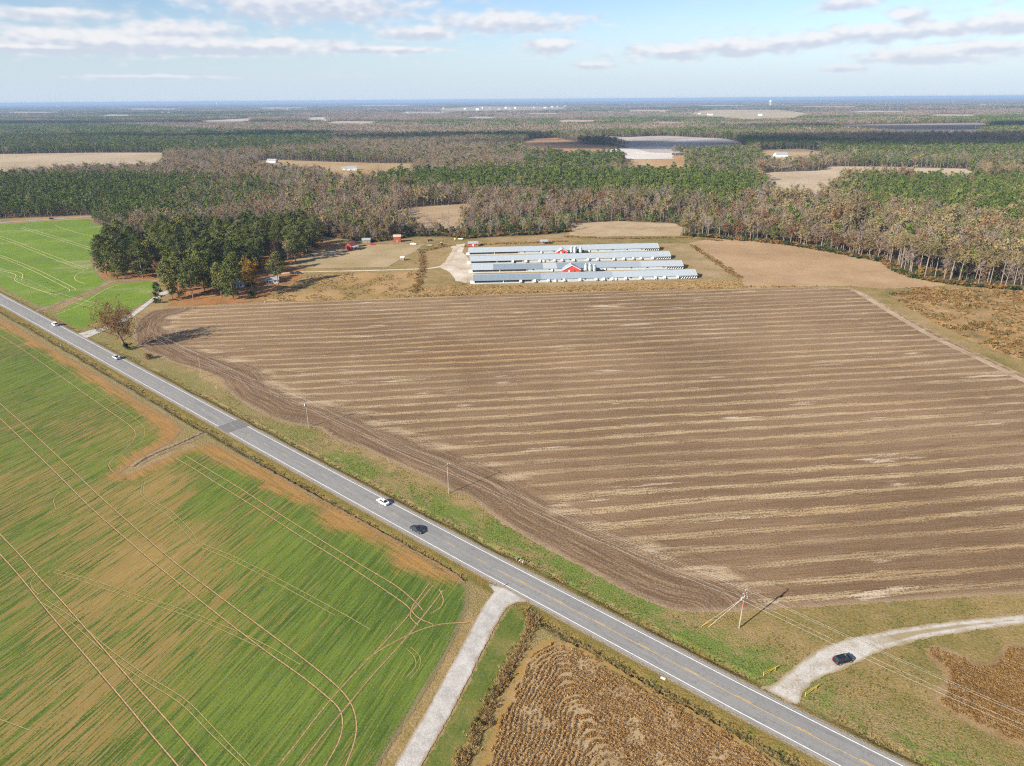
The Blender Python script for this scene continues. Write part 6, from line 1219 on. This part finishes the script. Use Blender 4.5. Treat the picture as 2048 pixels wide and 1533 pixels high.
PTS = [pole(0, 0, 11, 'weathered utility pole beyond the left picture edge', xy=un(62, 592.4) - 70 * RT), pole(62, 592.4, 11, 'leftmost utility pole standing in the far green field'), pole(130, 623.6, 11, 'utility pole beside the dirt field lane at left'),
       pole(0, 0, 11, 'utility pole hidden behind the lone roadside tree', xy=un(205, 655) + 6 * RN), pole(404, 755, 11, 'utility pole at the ploughed field edge right of the lone tree'), pole(617.5, 855, 11.4, 'utility pole carrying a transformer at the ploughed field edge', 1, True),
       pole(897.5, 987.5, 10.8, 'bare utility pole beside the ploughed field above the dark sedan'), pole(1478, 1257, 11.2, 'heavy utility pole with double crossarms and guy wires at lower right', 2, False, True, None, (0.25, 0.0)), pole(0, 0, 11, 'utility pole beyond the right picture edge', xy=off)]
M_WIRE = plain('aluminium_wire', (0.50, 0.48, 0.44), 0.5, 0.3, 0.05)
for j, nm in enumerate(('topmost overhead wire of the roadside power line', 'overhead wire on the field side of the crossarms', 'middle neutral wire below the crossarms', 'lowest cable of the roadside power line')):
    m = MB()
    for A, B in zip(PTS[:-1], PTS[1:]):
        a = A[j]; b = B[j]; sag = (b - a).length * 0.011; prev = a
        for k in range(1, 13): t = k / 12; p = a.lerp(b, t); p.z -= sag * 4 * t * (1 - t); m.tube(prev, p, .015 if j < 3 else .019, None, 4, False); prev = p
    o = m.build('power_line', M_WIRE); tag(o, nm, 'power line', 'wires of the roadside power line')
for k, (px, py) in enumerate(((1401, 1254), (1416, 1255))):
    e = tag(empty('guy_wire', (*un(px, py), 0)), ('left' if k == 0 else 'right') + ' one of two guy wires with yellow guards staying the heavy pole', 'guy wire', 'guy wires of the heavy pole')
    g0 = Vector((*un(px, py), 0)); tp = PTS[7][2]; d = (tp - g0); u = d.normalized()
    MB().tube((0, 0, -.1), u * 2.4, .045, None, 7).build('yellow_guard', M_YEL, e); MB().tube(u * 2.4, d, .025, None, 5).build('strand', M_WIRE, e)

# ------------------------------------------------------------------ gates, mailboxes and small roadside things
def gate(a, b, label):
    A = un(*a); B = un(*b); d = B - A; d *= 4.6 / np.hypot(*d); e = tag(empty('pipe_gate', (A[0], A[1], 0.02), math.atan2(d[1], d[0])), label, 'gate', 'yellow pipe gates at the gravel drive')
    MB().tube((0, 0, -.3), (0, 0, 1.25), .07, None, 9).build('hinge_post', M_YEL, e); MB().tube((0, 0, 1.1), (4.6, 0, 1.1), .05, None, 8).build('top_rail', M_YEL, e)
    MB().tube((0, 0, .35), (4.3, 0, 1.06), .042, None, 8).build('brace', M_YEL, e); MB().tube((3.5, 0, -.1), (3.5, 0, 1.08), .06, None, 8).build('rest_post', M_YEL, e)
gate((1526.6, 1353.4), (1555.9, 1339.5), 'yellow pipe gate on the left side of the gravel drive mouth'); gate((1610.2, 1393.8), (1637, 1377), 'yellow pipe gate on the right side of the gravel drive mouth')
def mailbox(px, py, mat, label, rz=0.0):
    e = tag(empty('mailbox', (*un(px, py), 0.03), RANG + math.pi / 2 + rz), label, 'mailbox', 'mailboxes on the verge'); MB().box(-.06, .06, -.06, .06, -.2, 1.0).build('post', M_WOOD, e)
    b = MB().prism([(-.14, 1.0), (.14, 1.0), (.14, 1.2), (.09, 1.3), (0, 1.34), (-.09, 1.3), (-.14, 1.2)], -.35, .3).build('box', mat, e); MB().box(-.2, -.05, .145, .165, 1.12, 1.42).build('flag', M_RED, b)
mailbox(1033.5, 1123, M_GALV, 'grey mailbox at the left end of the roadside row'); mailbox(1037.5, 1125.5, M_BLACK, 'black mailbox between grey and white ones in the row', .05); mailbox(1041, 1127.5, M_WHITE, 'white mailbox right of the black one in the row', -.05); mailbox(1045.8, 1130.5, M_WHITE, 'white mailbox at the right end of the roadside row', .08)
e = tag(empty('fallen_board', (*un(1326, 1358), 0.06), RANG + 0.1), 'flat white board lying on the verge below the road', 'board'); MB().box(-.55, .55, -.32, .32, .06, .12).build('panel', M_WHITE, e); MB().box(-.5, .5, -.05, .05, 0, .06).build('batten', M_WOOD, e)
def marker(px, py, label, name='marker_post'):
    e = tag(empty(name, (*un(px, py), 0), RANG), label, 'post'); MB().box(-.07, .07, -.07, .07, -.2, 1.3).build('post', M_WHITE, e); MB().box(-.16, .16, -.09, -.072, .9, 1.3).build('plate', M_WHITE, e)
marker(433, 779, 'white marker post on the verge beside the ploughed field'); marker(122, 694, 'white marker post at the edge of the left wheat field'); marker(530, 607, 'pale post at the foot of the grove by the field')
e = tag(empty('road_sign', (*un(988, 1184), 0.02), RANG - 0.5), 'dark metal sign post at the mouth of the gravel side road', 'sign'); MB().tube((0, 0, -.2), (0, 0, 2.3), .035).build('post', M_GALV, e)
m = MB(); oc = [(.38 * math.cos(math.pi / 8 + k * math.pi / 4), 2.2 + .38 * math.sin(math.pi / 8 + k * math.pi / 4)) for k in range(8)]; m.prism(oc, -.05, -.036).build('plate', plain('sign_back_metal', (.25, .25, .26), .5, .3), e)

# ------------------------------------------------------------------ clouds overhead that shade the far woods
m_, g_ = new_mat('cloud_vapour'); finish(m_, g_, (0.85, 0.86, 0.88), 1.0, None, 0.2, spec=0.0); M_CLOUD = m_
def cloud(px, py, wx, wy, alt, label):
    c = un(px, py); off = alt / math.tan(SUN_EL); cx = c[0] - math.cos(SHADOW_AZ) * off; cy = c[1] - math.sin(SHADOW_AZ) * off
    e = tag(empty('cloud', (cx, cy, alt)), label, 'cloud', 'clouds overhead'); n = 26; V = []; Fs = []; o = 0
    bm = bpy.data.meshes.new('ico'); import bmesh; b = bmesh.new(); bmesh.ops.create_icosphere(b, subdivisions=2, radius=1); b.to_mesh(bm); b.free()
    v0 = np.array([v.co[:] for v in bm.vertices]); f0 = np.array([p.vertices[:] for p in bm.polygons])
    for k in range(n):
        a = r_.random() * 6.28; rr = math.sqrt(r_.random()); s = r_.uniform(0.22, 0.42); q = v0 * np.array((wx * s, wy * s, min(wx, wy) * s * 0.35)) + np.array((math.cos(a) * rr * wx * 0.75, math.sin(a) * rr * wy * 0.75, r_.uniform(0, 40)))
        q[:, 2] = np.maximum(q[:, 2], -8); V.append(q); Fs.append(f0 + o); o += len(q)
    mesh_np('puffs', np.concatenate(V), np.concatenate(Fs), M_CLOUD, smooth=True, parent=e)
for args in ((100, 249, 1500, 420, 1000, 'cloud shading the far left woods'), (420, 276, 620, 240, 950, 'cloud shading the dark pines at left'), (900, 279, 420, 200, 900, 'cloud shading the dark wood left of the brown field'), (1800, 287, 1150, 330, 900, 'cloud shading the dark woods at upper right'), (1850, 256, 1150, 330, 1000, 'cloud shading the fields at far right'), (1170, 288, 230, 110, 900, 'small cloud shading the brown field edge')): cloud(*args)

# ------------------------------------------------------------------ haze
m_, g_ = new_mat('haze_air'); out = g_.node('ShaderNodeOutputMaterial'); pvn = g_.node('ShaderNodeVolumePrincipled')
pvn.inputs['Color'].default_value = (0.36, 0.52, 0.78, 1); pvn.inputs['Density'].default_value = HAZE_DENSITY; pvn.inputs['Anisotropy'].default_value = 0.0
g_.l.new(pvn.outputs[0], out.inputs['Volume'])
hz = MB().box(-50000, 50000, -5000, 52000, -3.0, CAMH + 4).build('haze', m_); tag(hz, 'thin bluish winter haze over the countryside', 'haze', None, 'stuff')
